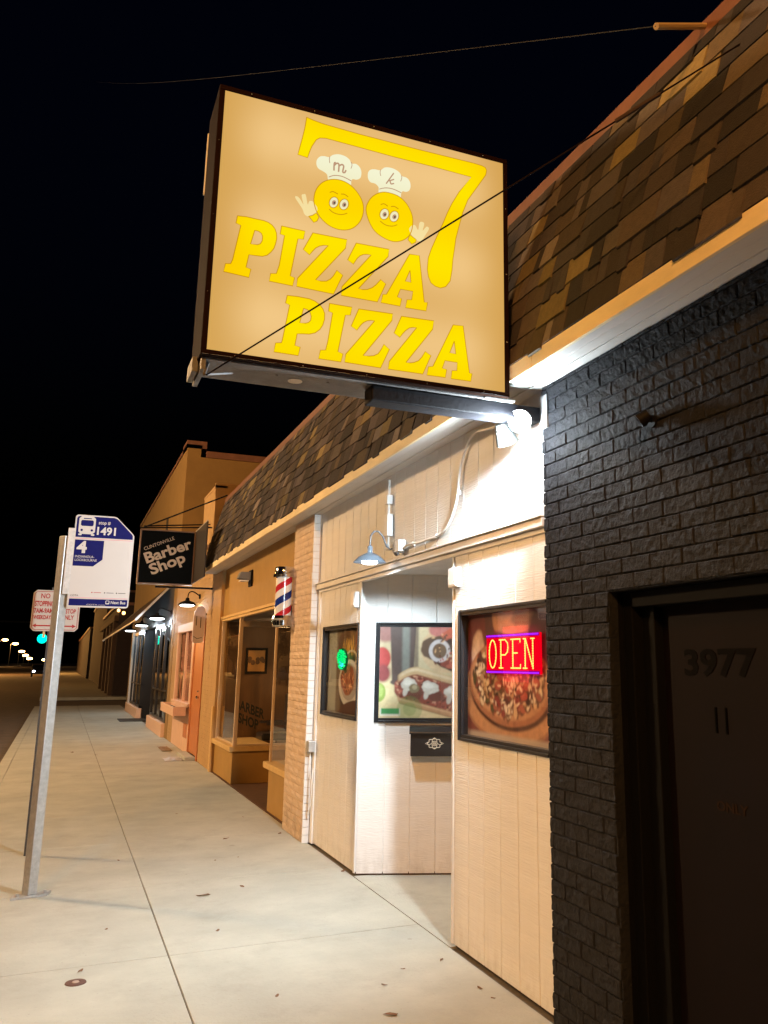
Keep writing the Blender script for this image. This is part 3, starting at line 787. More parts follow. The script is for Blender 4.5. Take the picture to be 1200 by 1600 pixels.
# --- OPEN led sign (inside the glass)
y0, y1, z0, z1 = 4.53, 3.90, 1.545, 1.775      # as seen left (far) to right
y0 = at(760,1020,0,2.24).y; y1 = at(843,1020,0,2.24).y; z0 = at(800,1053,0,2.24).z; z1 = at(800,990,0,2.24).z
led = thing('open_sign', (2.245,(y0+y1)/2,z0), 'glowing red LED sign reading OPEN in front of the pizza poster', 'sign')
b = MB(); b.box(2.240, 2.256, y1, y0, z0, z1)
b.build('backing_panel', emit('red led panel', (1.0,.0,.012), 1.0), led, bevel=.003)
b = MB(); yy = y0-.012; Wd = y0-y1-.024; 
for k in range(46): b.ball((2.238, y0-.012-Wd*k/45, z0+.008), .0045, 6); b.ball((2.238, y0-.012-Wd*k/45, z1-.008), .0045, 6)
b.build('led_strip', emit('violet led', (.30,.02,1.0), 2.0), led)
b = MB(); b.box(2.2385,2.2395,y1,y0,z0,z0+.018); b.box(2.2385,2.2395,y1,y0,z1-.018,z1)
b.build('border_glow', emit('magenta led strip', (.45,.0,.30), .8), led)
def strokes(ch):
    el = [[(.5+.42*math.cos(a)*.9, .5+.5*math.sin(a)) for a in np.linspace(0, 2*math.pi, 25)]]
    return {'O': el, 'P': [[(.15,0),(.15,1)],[(-.02,0),(.38,0)],[(0,1),(.6,1),(.86,.88),(.9,.72),(.84,.56),(.6,.46),(.15,.46)]],
            'E': [[(.15,0),(.15,1)],[(-.02,1),(.88,1),(.88,.88)],[(.15,.52),(.62,.52)],[(-.02,0),(.9,0),(.9,.14)]],
            'N': [[(.12,0),(.12,1)],[(-.05,0),(.30,0)],[(-.02,1),(.16,1),(.86,0),(.86,1)],[(.7,1),(1.02,1)]]}[ch]
cw = (y0-y1-.05)/4; hh = (z1-z0)-.062; lm = emit('amber led', (1.0,.52,.10), 2.2)
for i, ch in enumerate('OPEN'):
    b = MB()
    for st in strokes(ch):
        pts = [Vector((2.2385, y0-.028-cw*i-cw*.80*u, z0+.031+hh*v)) for u, v in st]
        b.tube(pts, .0032, 5)
        for a_, c_ in zip(pts[:-1], pts[1:]):
            nn = max(1, int((c_-a_).length/.0125))
            for k in range(nn): b.ball(a_+(c_-a_)*k/nn+Vector((-.001,0,0)), .0048, 6)
    b.build('led_letter', lm, led)
ll = lamp('led_light', 'AREA', (2.20,(y0+y1)/2,(z0+z1)/2), .5, (1,.03,.08), led); ll.data.size = .3
ll.rotation_euler = Vector((1,0,0)).to_track_quat('-Z','Y').to_euler()
# green led light in left window
g = at(533,1030,0,2.24)
gl = thing('green_led_light', g, 'round green LED light glowing inside the left food poster window', 'light')
b = MB(); b.cur = 0
for k in range(90):
    an = k*2.4; q = math.sqrt(k/90)
    jr = 1+.06*math.sin(3*an)+.16*rnd.random(); b.ball((2.242, g.y+.12*q*jr*math.cos(an), g.z+.08*q*jr*math.sin(an)), .005+.005*rnd.random(), 6)
b.build('led_cluster', emit('green led', (.0,.75,.16), 1.6), gl)
b = MB(); b.lathe((2.250,g.y,g.z), [(.0,0),(.13,0),(.13,.008),(0,.008)], (1,0,0), 20)
for v_i, v in enumerate(b.v): b.v[v_i] = (v[0], g.y+(v[1]-g.y)*1.0, g.z+(v[2]-g.z)*.72)
b.build('backing_disc', emit('dim green led panel', (.0,.22,.05), .6), gl)
b = MB()
for k in range(14): b.ball((2.240, g.y-.02+rnd.uniform(-.05,.05), g.z-.045+rnd.uniform(-.02,.02)), .007, 6)
b.build('cyan_leds', emit('cyan led', (.05,.6,.9), 2.0), gl)

# ================================================================== fittings on the white wall
# mailbox
mbx = thing('mailbox', rw(.6,.89,.0), 'black wall mailbox with an ornate pale emblem below the sandwich poster', 'mailbox')
b = MB(); q = rw(.60, .985, .055)
b.obox(q, RD*.19, RN*.053, (0,0,.098)); b.build('body', M['blackpaint'], mbx, bevel=.006)
b = MB(); pr_ = [rw(.40,1.105,.0015), rw(.40,1.118,.0015), rw(.40,1.108,.06), rw(.40,1.072,.128), rw(.40,1.055,.128), rw(.40,1.086,.06)]
b.prism(pr_, RD*.40); b.build('lid', M['blackpaint'], mbx, bevel=.003)
b = MB(); c_ = rw(.60,.985,.111)
def ep(u, v): return c_+RD*u+Vector((0,0,v))
b.tube([ep(.052*math.cos(a)*(1+.12*math.cos(8*a)), .036*math.sin(a)*(1+.12*math.cos(8*a))) for a in np.linspace(0,6.283,40)], .0035, 6)
b.tube([ep(.022*math.cos(a), .017*math.sin(a)) for a in np.linspace(0,6.283,20)], .003, 6)
for s_ in (-1,1): b.tube([ep(s_*.045,.012), ep(s_*.072,0), ep(s_*.045,-.012), ep(s_*.022,0)], .003, 6); b.tube([ep(-.02,s_*.012), ep(-.012,s_*.034), ep(.012,s_*.034), ep(.02,s_*.012)], .003, 6)
b.obox(c_, RD*.016, RN*.002, (0,0,.003)); b.obox(c_+Vector((0,0,.008)), RD*.014, RN*.002, (0,0,.002)); b.obox(c_+Vector((0,0,-.008)), RD*.014, RN*.002, (0,0,.002))
b.build('emblem', mat('pale brass', (.62,.58,.48), .4, metal=.3), mbx)
# sensor boxes
bx = thing('small_white_box', (WX,4.93,2.05), 'small white box on the siding at the right side of the recess', 'alarm box')
b = MB(); b.box(WX-.045, WX-.007, 4.862, 4.985, 2.066, 2.185); b.build('case', M['white'], bx, bevel=.004)
b = MB(); b.box(WX-.052, WX-.046, 4.875, 4.972, 2.078, 2.173); b.build('cover', M['white'], bx, bevel=.002)
bx = thing('small_white_box', (WX,6.93,2.05), 'small white box on the siding at the left corner of the recess', 'alarm box')
b = MB(); b.box(WX-.045, WX-.007, 6.92, 7.03, 2.055, 2.185); b.build('case', M['white'], bx, bevel=.004)
b = MB(); b.box(WX-.052, WX-.046, 6.93, 7.02, 2.067, 2.173); b.build('cover', M['white'], bx, bevel=.002)
# outdoor outlet with cord
ob = thing('outdoor_outlet', (WX,8.16,.8), 'grey weatherproof outlet box low on the trim beside the brick pilaster', 'outlet')
b = MB(); b.box(WX-.075, WX-.013, 8.10, 8.19, .80, .90); b.build('box', M['galv'], ob, bevel=.006)
b = MB(); b.tube([(WX-.045,8.14,.80),(WX-.05,8.13,.70),(WX-.035,8.10,.45),(WX-.04,8.12,.25),(WX-.05,8.06,.33),(WX-.045,8.05,.55),(WX-.03,8.08,.66)], .005, 6); b.build('cord', M['cable'], ob, smooth=True)
# floodlight, twin head
fl = thing('floodlight', (2.15,3.86,2.86), 'bright twin head floodlight under the steel sign beam', 'floodlight')
b = MB(); b.lathe((WX-.001,4.06,2.93), [(0,0),(.045,0),(.045,.03),(.02,.035),(.0,.035)], (-1,0,0), 20); b.build('mount', M['white'], fl, smooth=2)
h1 = at(812,658,0,2.06); d1 = (Vector(CAM)-h1).normalized(); d1 = (d1+Vector((-.1,0,-.25))).normalized()
b = MB(); c_ = h1-d1*.10
b.lathe(c_, [(0,-.02),(.030,-.015),(.042,.02),(.058,.09),(.060,.095),(.055,.093),(.04,.03),(0,.01)], d1, 24); b.tube([Vector((WX-.03,4.04,2.93)), c_], .009, 8)
b.build('lamp_head', M['white'], fl, smooth=2)
b = MB(); b.lathe(h1-d1*.012, [(.054,0),(.05,.008),(.03,.016),(0,.018)], d1, 24); b.build('lens', M['bulb_white'], fl, smooth=True)
h2 = at(802,672,0,2.08)+Vector((0,.10,0)); d2 = Vector((.50,.28,-.82)).normalized(); c_ = h2
b = MB(); b.lathe(c_-d2*.05, [(0,-.02),(.034,-.015),(.045,.02),(.062,.095),(.064,.10),(.058,.098),(.043,.03),(0,.01)], d2, 24); b.tube([Vector((WX-.03,4.08,2.93)), c_-d2*.05], .009, 8)
b.build('lamp_head', mat('grey enamel head', (.035,.037,.036), .6, spec=.2), fl, smooth=2)
b = MB(); b.lathe(c_+d2*.035, [(.056,0),(.03,.006),(0,.008)], d2, 24); b.build('lens', M['bulb_white'], fl, smooth=True)
lamp('flood_light', 'SPOT', h1+d1*.05+Vector((-.01,0,-.03)), P_FLOOD, COOL, fl, .04, aim=h1+d1*.05+Vector((-.01,0,-.03))+Vector((-.52,.82,-.25)), spot=142, blend=.95)
lamp('flood_spill', 'POINT', h1+d1*.05+Vector((-.06,-.01,-.05)), 32, COOL, fl, .04)
lamp('pool_light', 'SPOT', c_+d2*.05, P_POOL, COOL, fl, .03, aim=c_+d2, spot=75, blend=.7)
# gooseneck
gn = thing('gooseneck_lamp', (WX,6.05,2.44), 'grey gooseneck barn lamp on the white siding above the recess', 'wall lamp')
b = MB(); b.lathe((WX-.002,6.05,2.45), [(0,0),(.062,0),(.062,.006),(.05,.018),(.015,.024),(0,.024)], (-1,0,0), 28)
b.build('back_plate', mat('blue grey enamel', (.10,.12,.15), .35), gn, smooth=2)
S = Vector((2.015,6.07,2.42))
b = MB(); b.tube([(WX-.02,6.05,2.45),(2.17,6.052,2.435),(2.14,6.055,2.455),(2.11,6.06,2.53),(2.08,6.065,2.565),(2.045,6.068,2.565),(2.02,6.07,2.53),(2.015,6.07,2.47),(2.015,6.07,2.43)], .0065, 8)
b.build('arm', mat('blue grey enamel', (.10,.12,.15), .35), gn, smooth=True)
b = MB(); b.lathe((2.015,6.07,2.33), [(.122,0),(.12,.004),(.085,.040),(.035,.066),(.021,.072),(.020,.115),(.012,.125),(.0,.125)], (0,0,1), 32)
b.lathe((2.015,6.07,2.33), [(.119,.001),(.083,.036),(.03,.060),(0,.062)], (0,0,1), 32)
b.build('shade', mat('grey blue enamel', (.16,.20,.25), .35), gn, smooth=2)
b = MB(); b.lathe((2.015,6.07,2.322), [(0,-.006),(.045,-.004),(.06,.006),(.055,.028),(0,.03)], (0,0,1), 24); b.build('bulb', M['bulb_soft'], gn, smooth=True)
lamp('gooseneck_light', 'SPOT', (2.015,6.07,2.30), P_GOOSE, COOL, gn, .05, aim=(2.015,6.07,0), spot=165, blend=.3)
# conduit and cable
cd = thing('conduit_fitting', (WX,6.17,2.5), 'white electrical conduit with a junction box above the gooseneck lamp', 'conduit')
b = MB(); b.tube([(WX-.022,6.19,2.995),(WX-.022,6.19,2.47)], .010, 8)
b.build('pipe', M['trim'], cd, smooth=True)
b = MB(); b.box(WX-.050, WX-.004, 6.14, 6.22, 2.55, 2.72); b.box(WX-.05,WX-.004,6.155,6.215,2.80,2.87)
b.build('junction_box', M['trim'], cd, bevel=.004)
b = MB(); b.box(WX-.06, WX-.004, 5.86, 5.965, 2.40, 2.485); b.tube([(WX-.03,5.98,2.44),(WX-.03,6.19,2.45)], .010, 8)
b.build('outlet_box', M['trim'], cd, bevel=.004)
b = MB(); b.tube([(WX-.04,5.9,2.39),(WX-.055,5.9,2.385),(WX-.055,5.88,2.385)], .012, 6); b.build('plug', M['blackwire'], cd)
def wy(px, py, o_=.02): q = at(px, py, 0, WX-o_); return q
pts = [wy(628,858), wy(640,850,.03), wy(655,848), wy(668,843), wy(682,838), wy(696,827), wy(706,808), wy(713,785), wy(716,765), wy(718,740), wy(723,715), wy(732,690), wy(742,676,.04), wy(758,671,.09), wy(772,667,.12), wy(790,655,.12)]
def smoothpts(p, n=4):
    out = []
    for i in range(len(p)-1):
        p0, p1, p2, p3 = p[max(i-1,0)], p[i], p[i+1], p[min(i+2,len(p)-1)]
        for k in range(n):
            t = k/n; out.append(.5*((2*p1)+(p2-p0)*t+(2*p0-5*p1+4*p2-p3)*t*t+(3*p1-p0-3*p2+p3)*t**3))
    return out+[p[-1]]
b = MB(); b.tube(smoothpts(pts), .0085, 8)
cb = b.build('white_cable', M['cable'], smooth=True)
tag(cb, 'thick white cable looping across the upper siding from floodlight to gooseneck lamp', 'cable')
b = MB()
for px, py in ((716,770),(682,838),(645,850)):
    q = wy(px, py, .014); b.obox(q, (.012,0,0), (0,.016,0), (0,0,.014))
b.build('clip', M['trim'], cb)

# ================================================================== projecting lit sign
SY = 3.75
sg = thing('lit_sign', (1.2, 3.9, 2.93), 'big square backlit sign with yellow slab lettering, a slanted seven and two chef hat faces', 'sign')
x0, x1, z0, z1 = .432, 1.975, 2.935, 4.30
b = MB(); b.box(x0, x1, SY+.012, SY+.32, z0+.001, z1); cab = b.build('cabinet', M['browncab'], sg, bevel=.003)
b = MB(); b.box(x0+.012, x1-.012, SY+.03, SY+.30, z0-.008, z0); 
for xx in (.80, 1.05): b.lathe((xx,SY+.12,z0-.009), [(0,0),(.006,0),(.006,-.003),(0,-.003)], (0,0,1), 8)
bp = b.build('bottom_plate', M['greysteel'], sg)
b = MB(); b.lathe((.90,SY+.17,z0-.0085), [(0,0),(.035,0),(.035,-.002),(0,-.002)], (0,0,1), 16)
b.build('maker_sticker', M['white'], bp)
b = MB(); fw = .026
for a_ in ((x0,x1,z0,z0+fw),(x0,x1,z1-fw,z1),(x0,x0+fw,z0+fw,z1-fw),(x1-fw,x1,z0+fw,z1-fw)): b.box(a_[0],a_[1],SY-.006,SY+.014,a_[2],a_[3])
b.build('face_frame', M['browncab'], sg, bevel=.003)
b = MB()
b.tube([(x0+.005,SY-.0065,z0+.004),(x1-.005,SY-.0065,z0+.004)], .0008, 4)
for xx in np.linspace(x0+.15, x1-.15, 5): b.ball((xx,SY-.008,z0+.012), .0045, 8); b.ball((xx,SY-.008,z1-.012), .0045, 8)
for zz in np.linspace(z0+.3, z1-.3, 3): b.ball((x0+.012,SY-.008,zz), .0045, 8); b.ball((x1-.012,SY-.008,zz), .0045, 8)
b.build('screw', M['chrome'], sg)
b = MB(); b.box(x0-.006, x0-.001, SY+.30, SY+.318, z1-.42, z1-.08); b.build('edge_strip', M['white'], sg)
b = MB(); b.box(x0+.01, x0+.03, SY+.02, SY+.30, z0-.06, z0-.009); b.box(x0-.02,x0+.005,SY+.10,SY+.28,z0-.05,z0+.02)
b.bar((x0+.02,SY-.02,z0-.10),(x0+.16,SY+.12,z0-.03),.012,.008); b.bar((x0+.02,SY-.02,z0-.10),(x0+.05,SY+.1,z0+.005),.012,.008)
b.build('end_bracket', M['greysteel'], sg)
# face with tube-lit unevenness
mface = bpy.data.materials.new('backlit acrylic'); mface.use_nodes = True
n = mface.node_tree.nodes; l = mface.node_tree.links; n.clear()
def sign_emit(m_, ca_, cb_, st):
    n = m_.node_tree.nodes; l = m_.node_tree.links
    g = n.new('ShaderNodeNewGeometry'); sx = n.new('ShaderNodeSeparateXYZ'); l.new(g.outputs['Position'], sx.inputs[0])
    wv = n.new('ShaderNodeMath'); wv.operation = 'MULTIPLY'; l.new(sx.outputs['Z'], wv.inputs[0]); wv.inputs[1].default_value = 2*math.pi/.455
    ad = n.new('ShaderNodeMath'); ad.operation = 'ADD'; l.new(wv.outputs[0], ad.inputs[0]); ad.inputs[1].default_value = -2*math.pi*3.16/.455
    cs = n.new('ShaderNodeMath'); cs.operation = 'COSINE'; l.new(ad.outputs[0], cs.inputs[0])
    nz = n.new('ShaderNodeTexNoise'); nz.inputs['Scale'].default_value = 1.6; nz.inputs['Detail'].default_value = 2; l.new(g.outputs['Position'], nz.inputs['Vector'])
    # fall-off of the tubes towards the cabinet sides
    ex = n.new('ShaderNodeMapRange'); ex.interpolation_type = 'SMOOTHSTEP'; ex.inputs[1].default_value = x0; ex.inputs[2].default_value = x0+.28
    l.new(sx.outputs['X'], ex.inputs[0])
    ey = n.new('ShaderNodeMapRange'); ey.interpolation_type = 'SMOOTHSTEP'; ey.inputs[1].default_value = x1; ey.inputs[2].default_value = x1-.28
    l.new(sx.outputs['X'], ey.inputs[0])
    mu = n.new('ShaderNodeMath'); mu.operation = 'MULTIPLY'; l.new(ex.outputs[0], mu.inputs[0]); l.new(ey.outputs[0], mu.inputs[1])
    c2 = n.new('ShaderNodeMath'); c2.operation = 'MULTIPLY_ADD'; l.new(cs.outputs[0], c2.inputs[0]); c2.inputs[1].default_value = .22; c2.inputs[2].default_value = .42
    c3 = n.new('ShaderNodeMath'); c3.operation = 'MULTIPLY_ADD'; l.new(nz.outputs[0], c3.inputs[0]); c3.inputs[1].default_value = .45; l.new(c2.outputs[0], c3.inputs[2])
    c4 = n.new('ShaderNodeMath'); c4.operation = 'MULTIPLY'; c4.use_clamp = True; l.new(c3.outputs[0], c4.inputs[0]); l.new(mu.outputs[0], c4.inputs[1])
    mx = n.new('ShaderNodeMix'); mx.data_type = 'RGBA'; l.new(c4.outputs[0], mx.inputs[0]); mx.inputs[6].default_value = (*ca_,1); mx.inputs[7].default_value = (*cb_,1)
    e = n.new('ShaderNodeEmission'); l.new(mx.outputs[2], e.inputs[0]); e.inputs[1].default_value = st
    o = n.new('ShaderNodeOutputMaterial'); l.new(e.outputs[0], o.inputs[0])
sign_emit(mface, s8(214,164,86), s8(244,202,136), 1.0)
def smat(name, ca_, cb_):
    m_ = bpy.data.materials.new(name); m_.use_nodes = True; m_.node_tree.nodes.clear(); sign_emit(m_, ca_, cb_, 1.0); return m_
myel = smat('backlit yellow vinyl', s8(255,203,0), s8(255,232,0))
mcream = smat('backlit cream vinyl', s8(236,226,170), s8(246,246,214))
mskin = smat('backlit pale vinyl', s8(240,216,150), s8(250,228,166))
moutl = smat('backlit ochre outline', s8(196,140,10), s8(214,158,20))
mgrey = emit('backlit grey vinyl', s8(96,84,70), 1.0)
mtaup = emit('backlit taupe vinyl', s8(190,150,120), 1.0)
b = MB(); b.box(x0+fw, x1-fw, SY-.001, SY+.011, z0+fw, z1-fw); face = b.build('sign_face', mface, sg)
def spoly(name, off, sc, pts, material, holes=(), depth=.0015, lift=0.0, parent=None, outline=True):
    """flat vinyl shape traced on the face plane (photo pixels -> the sign's own plane)"""
    def P3(p): q = at(off[0]+p[0]/sc, off[1]+p[1]/sc, 1, SY); return (q.x, q.z)
    cu = bpy.data.curves.new(name, 'CURVE'); cu.dimensions = '2D'; cu.fill_mode = 'BOTH'
    for ring in [pts]+list(holes):
        sp_ = cu.splines.new('POLY'); sp_.points.add(len(ring)-1)
        for i, p in enumerate(ring): x, z = P3(p); sp_.points[i].co = (x, z, 0, 1)
        sp_.use_cyclic_u = True
    cu.extrude = .5
    tmp = bpy.data.objects.new('tmp', cu); C.objects.link(tmp); dg = bpy.context.evaluated_depsgraph_get(); dg.update()
    me = bpy.data.meshes.new_from_object(tmp.evaluated_get(dg)); bpy.data.objects.remove(tmp)
    base = wl(parent or sg)
    for v in me.vertices:
        x, z, d = v.co; v.co = Vector((x, SY-.0012-lift-(d+.5)*depth, z))-base
    me.materials.clear(); me.materials.append(material)
    o = bpy.data.objects.new(name, me); C.objects.link(o); o.parent = parent or sg
    if outline:
        bb = MB()
        for ring in [pts]+list(holes):
            R3 = [Vector((P3(p)[0], SY-.0022-lift-depth, P3(p)[1])) for p in ring]; bb.tube(R3+[R3[0]], .0022, 4, caps=False)
        bb.build('outline', moutl, o)
    return o
def smooth_ring(p, n=3):
    v = [Vector((a, b_, 0)) for a, b_ in p]; N = len(v); out = []
    for i in range(N):
        p0, p1, p2, p3 = v[i-1], v[i], v[(i+1)%N], v[(i+2)%N]
        for k in range(n):
            t = k/n; q = .5*((2*p1)+(p2-p0)*t+(2*p0-5*p1+4*p2-p3)*t*t+(3*p1-p0-3*p2+p3)*t**3); out.append((q.x, q.y))
    return out
A1o, A2o, A3o, A4o = (340,325), (500,345), (420,450), (580,460); sc = 6.6667
spoly('letter', A1o, sc, [(205,85),(300,95),(400,118),(480,135),(530,155),(568,183),(596,220),(612,265),(615,320),(603,375),(585,425),(555,462),(515,495),(465,507),(400,500),(325,490),(295,620),(345,640),(325,727),(60,665),(80,582),(135,582),(155,540),(240,185),(190,160)], myel, [[(385,237),(425,245),(455,268),(467,300),(463,345),(445,375),(415,386),(342,378)]])
spoly('letter', A1o, sc, [(665,190),(910,245),(893,328),(835,325),(755,710),(800,730),(780,815),(535,765),(550,685),(610,685),(640,600),(695,290),(650,275)], myel)
Z1 = [(990,262),(1346,333),(1330,423),(1020,750),(1075,765),(1130,765),(1170,745),(1200,715),(1240,653),(1302,703),(1205,900),(820,820),(830,735),(1150,395),(1100,392),(1060,400),(1020,420),(990,450),(955,492),(890,435)]
spoly('letter', A1o, sc, Z1, myel)
Z2 = [(375,235),(718,300),(708,375),(400,708),(440,720),(490,718),(540,700),(580,670),(630,615),(683,660),(595,848),(218,780),(225,690),(530,360),(485,352),(450,354),(415,368),(385,395),(345,455),(285,410)]
spoly('letter', A2o, sc, Z2, myel)
spoly('letter', A2o, sc, [(930,350),(1032,365),(1083,850),(1118,855),(1103,942),(887,908),(903,825),(952,825),(965,738),(835,715),(803,795),(848,815),(832,893),(632,855),(652,770),(690,768)], myel, [[(935,520),(945,645),(885,632)]])
spoly('letter', A3o, sc, [(190,80),(300,92),(420,115),(480,140),(530,178),(562,220),(580,270),(578,330),(560,390),(530,435),(480,470),(420,483),(350,480),(293,480),(270,600),(325,618),(305,707),(50,668),(68,575),(130,572),(140,540),(215,180),(172,160)], myel, [[(360,215),(400,228),(428,255),(440,300),(434,340),(412,362),(380,370),(320,365)]])
spoly('letter', A3o, sc, [(630,163),(865,203),(848,285),(795,285),(718,665),(770,688),(750,773),(515,738),(535,650),(590,648),(612,560),(662,262),(620,245)], myel)
spoly('letter', A3o, sc, [(935,220),(1289,272),(1280,342),(980,705),(1040,712),(1090,708),(1135,688),(1160,655),(1197,589),(1254,642),(1162,835),(787,775),(800,690),(1100,345),(1060,340),(1020,345),(985,362),(955,390),(915,443),(855,400)], myel)
spoly('letter', A4o, sc, [(313,230),(650,278),(638,365),(360,710),(400,716),(440,712),(490,693),(525,655),(560,597),(620,640),(535,832),(173,780),(185,700),(470,350),(430,346),(395,352),(355,380),(325,412),(295,450),(235,405)], myel)
spoly('letter', A4o, sc, [(850,320),(955,330),(1020,820),(1047,828),(1035,908),(828,880),(838,797),(890,795),(893,712),(765,692),(738,770),(783,785),(770,868),(577,843),(592,757),(640,750)], myel, [[(862,490),(878,622),(815,610)]])
spoly('numeral', (450,170), 3.6364, [(105,50),(140,66),(200,88),(400,145),(750,236),(1050,310),(1100,325),(1120,336),(1127,352),(1122,378),(1085,430),(1020,520),(990,595),(970,670),(952,740),(944,800),(935,860),(930,920),(920,980),(895,1012),(865,1020),(835,1010),(810,990),(796,955),(790,915),(795,850),(812,800),(845,725),(880,650),(905,590),(930,540),(970,475),(1040,390),(820,330),(600,275),(400,220),(215,170),(180,168),(160,178),(135,215),(122,245),(110,280),(55,262),(65,225),(80,170),(95,110)], myel)
B1, B2 = (455,235), (560,255)
spoly('chef_hat', B1, 10, smooth_ring([(580,470),(560,380),(500,330),(430,290),(395,230),(400,150),(450,100),(520,95),(590,110),(650,75),(740,65),(840,95),(910,150),(940,210),(1010,215),(1070,270),(1095,350),(1080,430),(1020,460),(960,450),(935,490),(930,545),(860,530),(760,500),(670,480)]), mcream, outline=False)
f1 = spoly('round_face', B1, 10, smooth_ring([(350,770),(385,620),(480,510),(620,460),(780,475),(930,555),(1050,690),(1115,830),(1122,980),(1070,1120),(960,1220),(830,1250),(690,1228),(560,1160),(440,1040),(375,910)]), myel, lift=.0004)
spoly('chef_hat', B2, 10, smooth_ring([(320,470),(315,380),(260,320),(190,300),(150,240),(150,150),(190,105),(260,100),(340,115),(400,75),(470,70),(560,95),(640,150),(675,205),(750,230),(800,290),(812,370),(790,430),(740,450),(690,440),(665,480),(650,545),(560,510),(450,480)]), mcream, outline=False)
f2 = spoly('round_face', B2, 10, smooth_ring([(115,740),(145,620),(230,515),(370,458),(520,480),(650,540),(760,655),(830,800),(846,930),(820,1080),(750,1175),(640,1225),(520,1225),(380,1165),(250,1065),(160,910)]), myel, lift=.0004)
spoly('arm', B1, 10, [(270,1035),(330,1020),(390,980),(430,1050),(400,1110),(350,1130)], myel, lift=-.0003)
spoly('hand', B1, 10, smooth_ring([(60,740),(95,725),(140,770),(190,850),(160,710),(190,690),(225,700),(255,850),(280,800),(330,800),(370,850),(405,910),(390,980),(330,1020),(250,1030),(200,990),(170,910)]), mskin, outline=False, lift=.0006)
spoly('arm', B2, 10, [(800,1120),(770,1200),(830,1270),(890,1240),(900,1200)], myel, lift=-.0003)
spoly('hand', B2, 10, smooth_ring([(790,1040),(820,990),(880,970),(930,1050),(950,940),(985,920),(1025,950),(1000,1060),(1060,995),(1100,1030),(1040,1130),(990,1210),(940,1220),(870,1180),(820,1110)]), mskin, outline=False, lift=.0006)
def ell_ring(x, y, a, b_, rot=15): return [(x+a*math.cos(t)*math.cos(R_(rot))-b_*math.sin(t)*math.sin(R_(rot)), y+a*math.cos(t)*math.sin(R_(rot))+b_*math.sin(t)*math.cos(R_(rot))) for t in np.linspace(0, 6.283, 24)[:-1]]
for off, f_, eyes in ((B1, f1, ((660,820),(820,852))), (B2, f2, ((400,803),(553,840)))):
    for (ex_, ey_) in eyes:
        spoly('eye', off, 10, ell_ring(ex_, ey_, 70, 86), mcream, lift=.002, parent=f_, outline=True)
        spoly('pupil', off, 10, ell_ring(ex_+2, ey_+8, 32, 38), mtaup, lift=.0055, parent=f_, outline=False)
        spoly('pupil', off, 10, ell_ring(ex_+6, ey_+14, 15, 18), mgrey, lift=.0075, parent=f_, outline=False)
def sline(name, off, pts, r, material, parent, lift=.003):
    v = [at(off[0]+p[0]/10, off[1]+p[1]/10, 1, SY)+Vector((0,-.002-lift,0)) for p in pts]
    bb = MB(); bb.tube(smoothpts(v), r, 5); return bb.build(name, material, parent)
sline('smile', B1, [(590,925),(640,970),(710,1000),(790,1010),(870,990)], .0022, moutl, f1)
sline('smile', B2, [(335,910),(390,955),(450,982),(530,990),(600,970)], .0022, moutl, f2)
for off, f_, L in ((B1, f1, ([(600,665),(650,652),(725,690)],[(775,690),(830,695),(885,735)])), (B2, f2, ([(345,655),(395,642),(455,680)],[(505,685),(560,685),(620,722)]))):
    for q in L: sline('eyebrow', off, q, .0022, moutl, f_)
hats = [o for o in sg.children if o.name.startswith('chef_hat')]
sline('hat_band', B1, [(585,425),(660,400),(750,405),(830,430),(935,485)], .0022, mtaup, hats[0])
sline('hat_band', B2, [(322,412),(400,395),(480,398),(560,420),(665,470)], .0022, mtaup, hats[1])
for off, h_, L in ((B1, hats[0], ([(600,205),(592,150),(600,105)],[(930,290),(945,240),(935,190)])), (B2, hats[1], ([(345,205),(335,155),(342,110)],[(655,290),(672,240),(668,200)]))):
    for q in L: sline('hat_fold', off, q, .0018, mtaup, h_)
for q in ([(665,320),(670,210),(690,200)],[(672,240),(710,210),(740,230),(735,340)],[(745,250),(790,230),(815,260),(800,340),(830,355),(850,320)]): sline('monogram', B1, q, .0042, mtaup, hats[0])
for q in ([(430,325),(545,165)],[(470,285),(550,262)],[(490,285),(505,330),(550,325)]): sline('monogram', B2, q, .0034, mtaup, hats[1])
# beam
bmx = thing('steel_beam', (BX,3.88,2.83), 'black steel beam carrying the big lit sign out of the black brick', 'beam')
b = MB(); b.box(1.25, BX-.004, SY+.05, SY+.17, 2.845, 2.925); b.build('beam', M['blackmetal'], bmx, bevel=.008)
b = MB(); b.box(BX-.012, BX-.003, SY-.02, SY+.06, 2.80, 2.98); b.box(1.85,2.02,SY+.02,SY+.2,2.926,2.934); b.build('plate', M['galv'], bmx)
# guy cable across the sign
hk = at(1174,58,0,2.235)
gw = thing('guy_cable', hk, 'dark steel cable slanting across the lit sign from the mansard to its outer corner', 'cable')
b = MB(); e_ = Vector((x0+.03, SY-.02, z0-.10)); 
pp = [hk+(e_-hk)*t+Vector((0,0,-.0*math.sin(math.pi*t))) for t in np.linspace(0,1,12)]
b.tube(pp, .0036, 6); b.build('wire_rope', mat('rusty wire rope', (.010,.005,.005), .8, spec=.1), gw, smooth=True)
b = MB(); t_ = .19; q = hk+(e_-hk)*t_; dn = (e_-hk).normalized(); b.tube([q-dn*.10, q+dn*.10], .009, 8); b2 = MB(); b2.tube([hk, hk+Vector((.03,0,.01))], .02, 8); b2.build('eye_bolt', M['blackmetal'], gw)
b.build('turnbuckle', mat('rusty iron', (.04,.02,.015), .8, var=.4, vscale=30), gw)
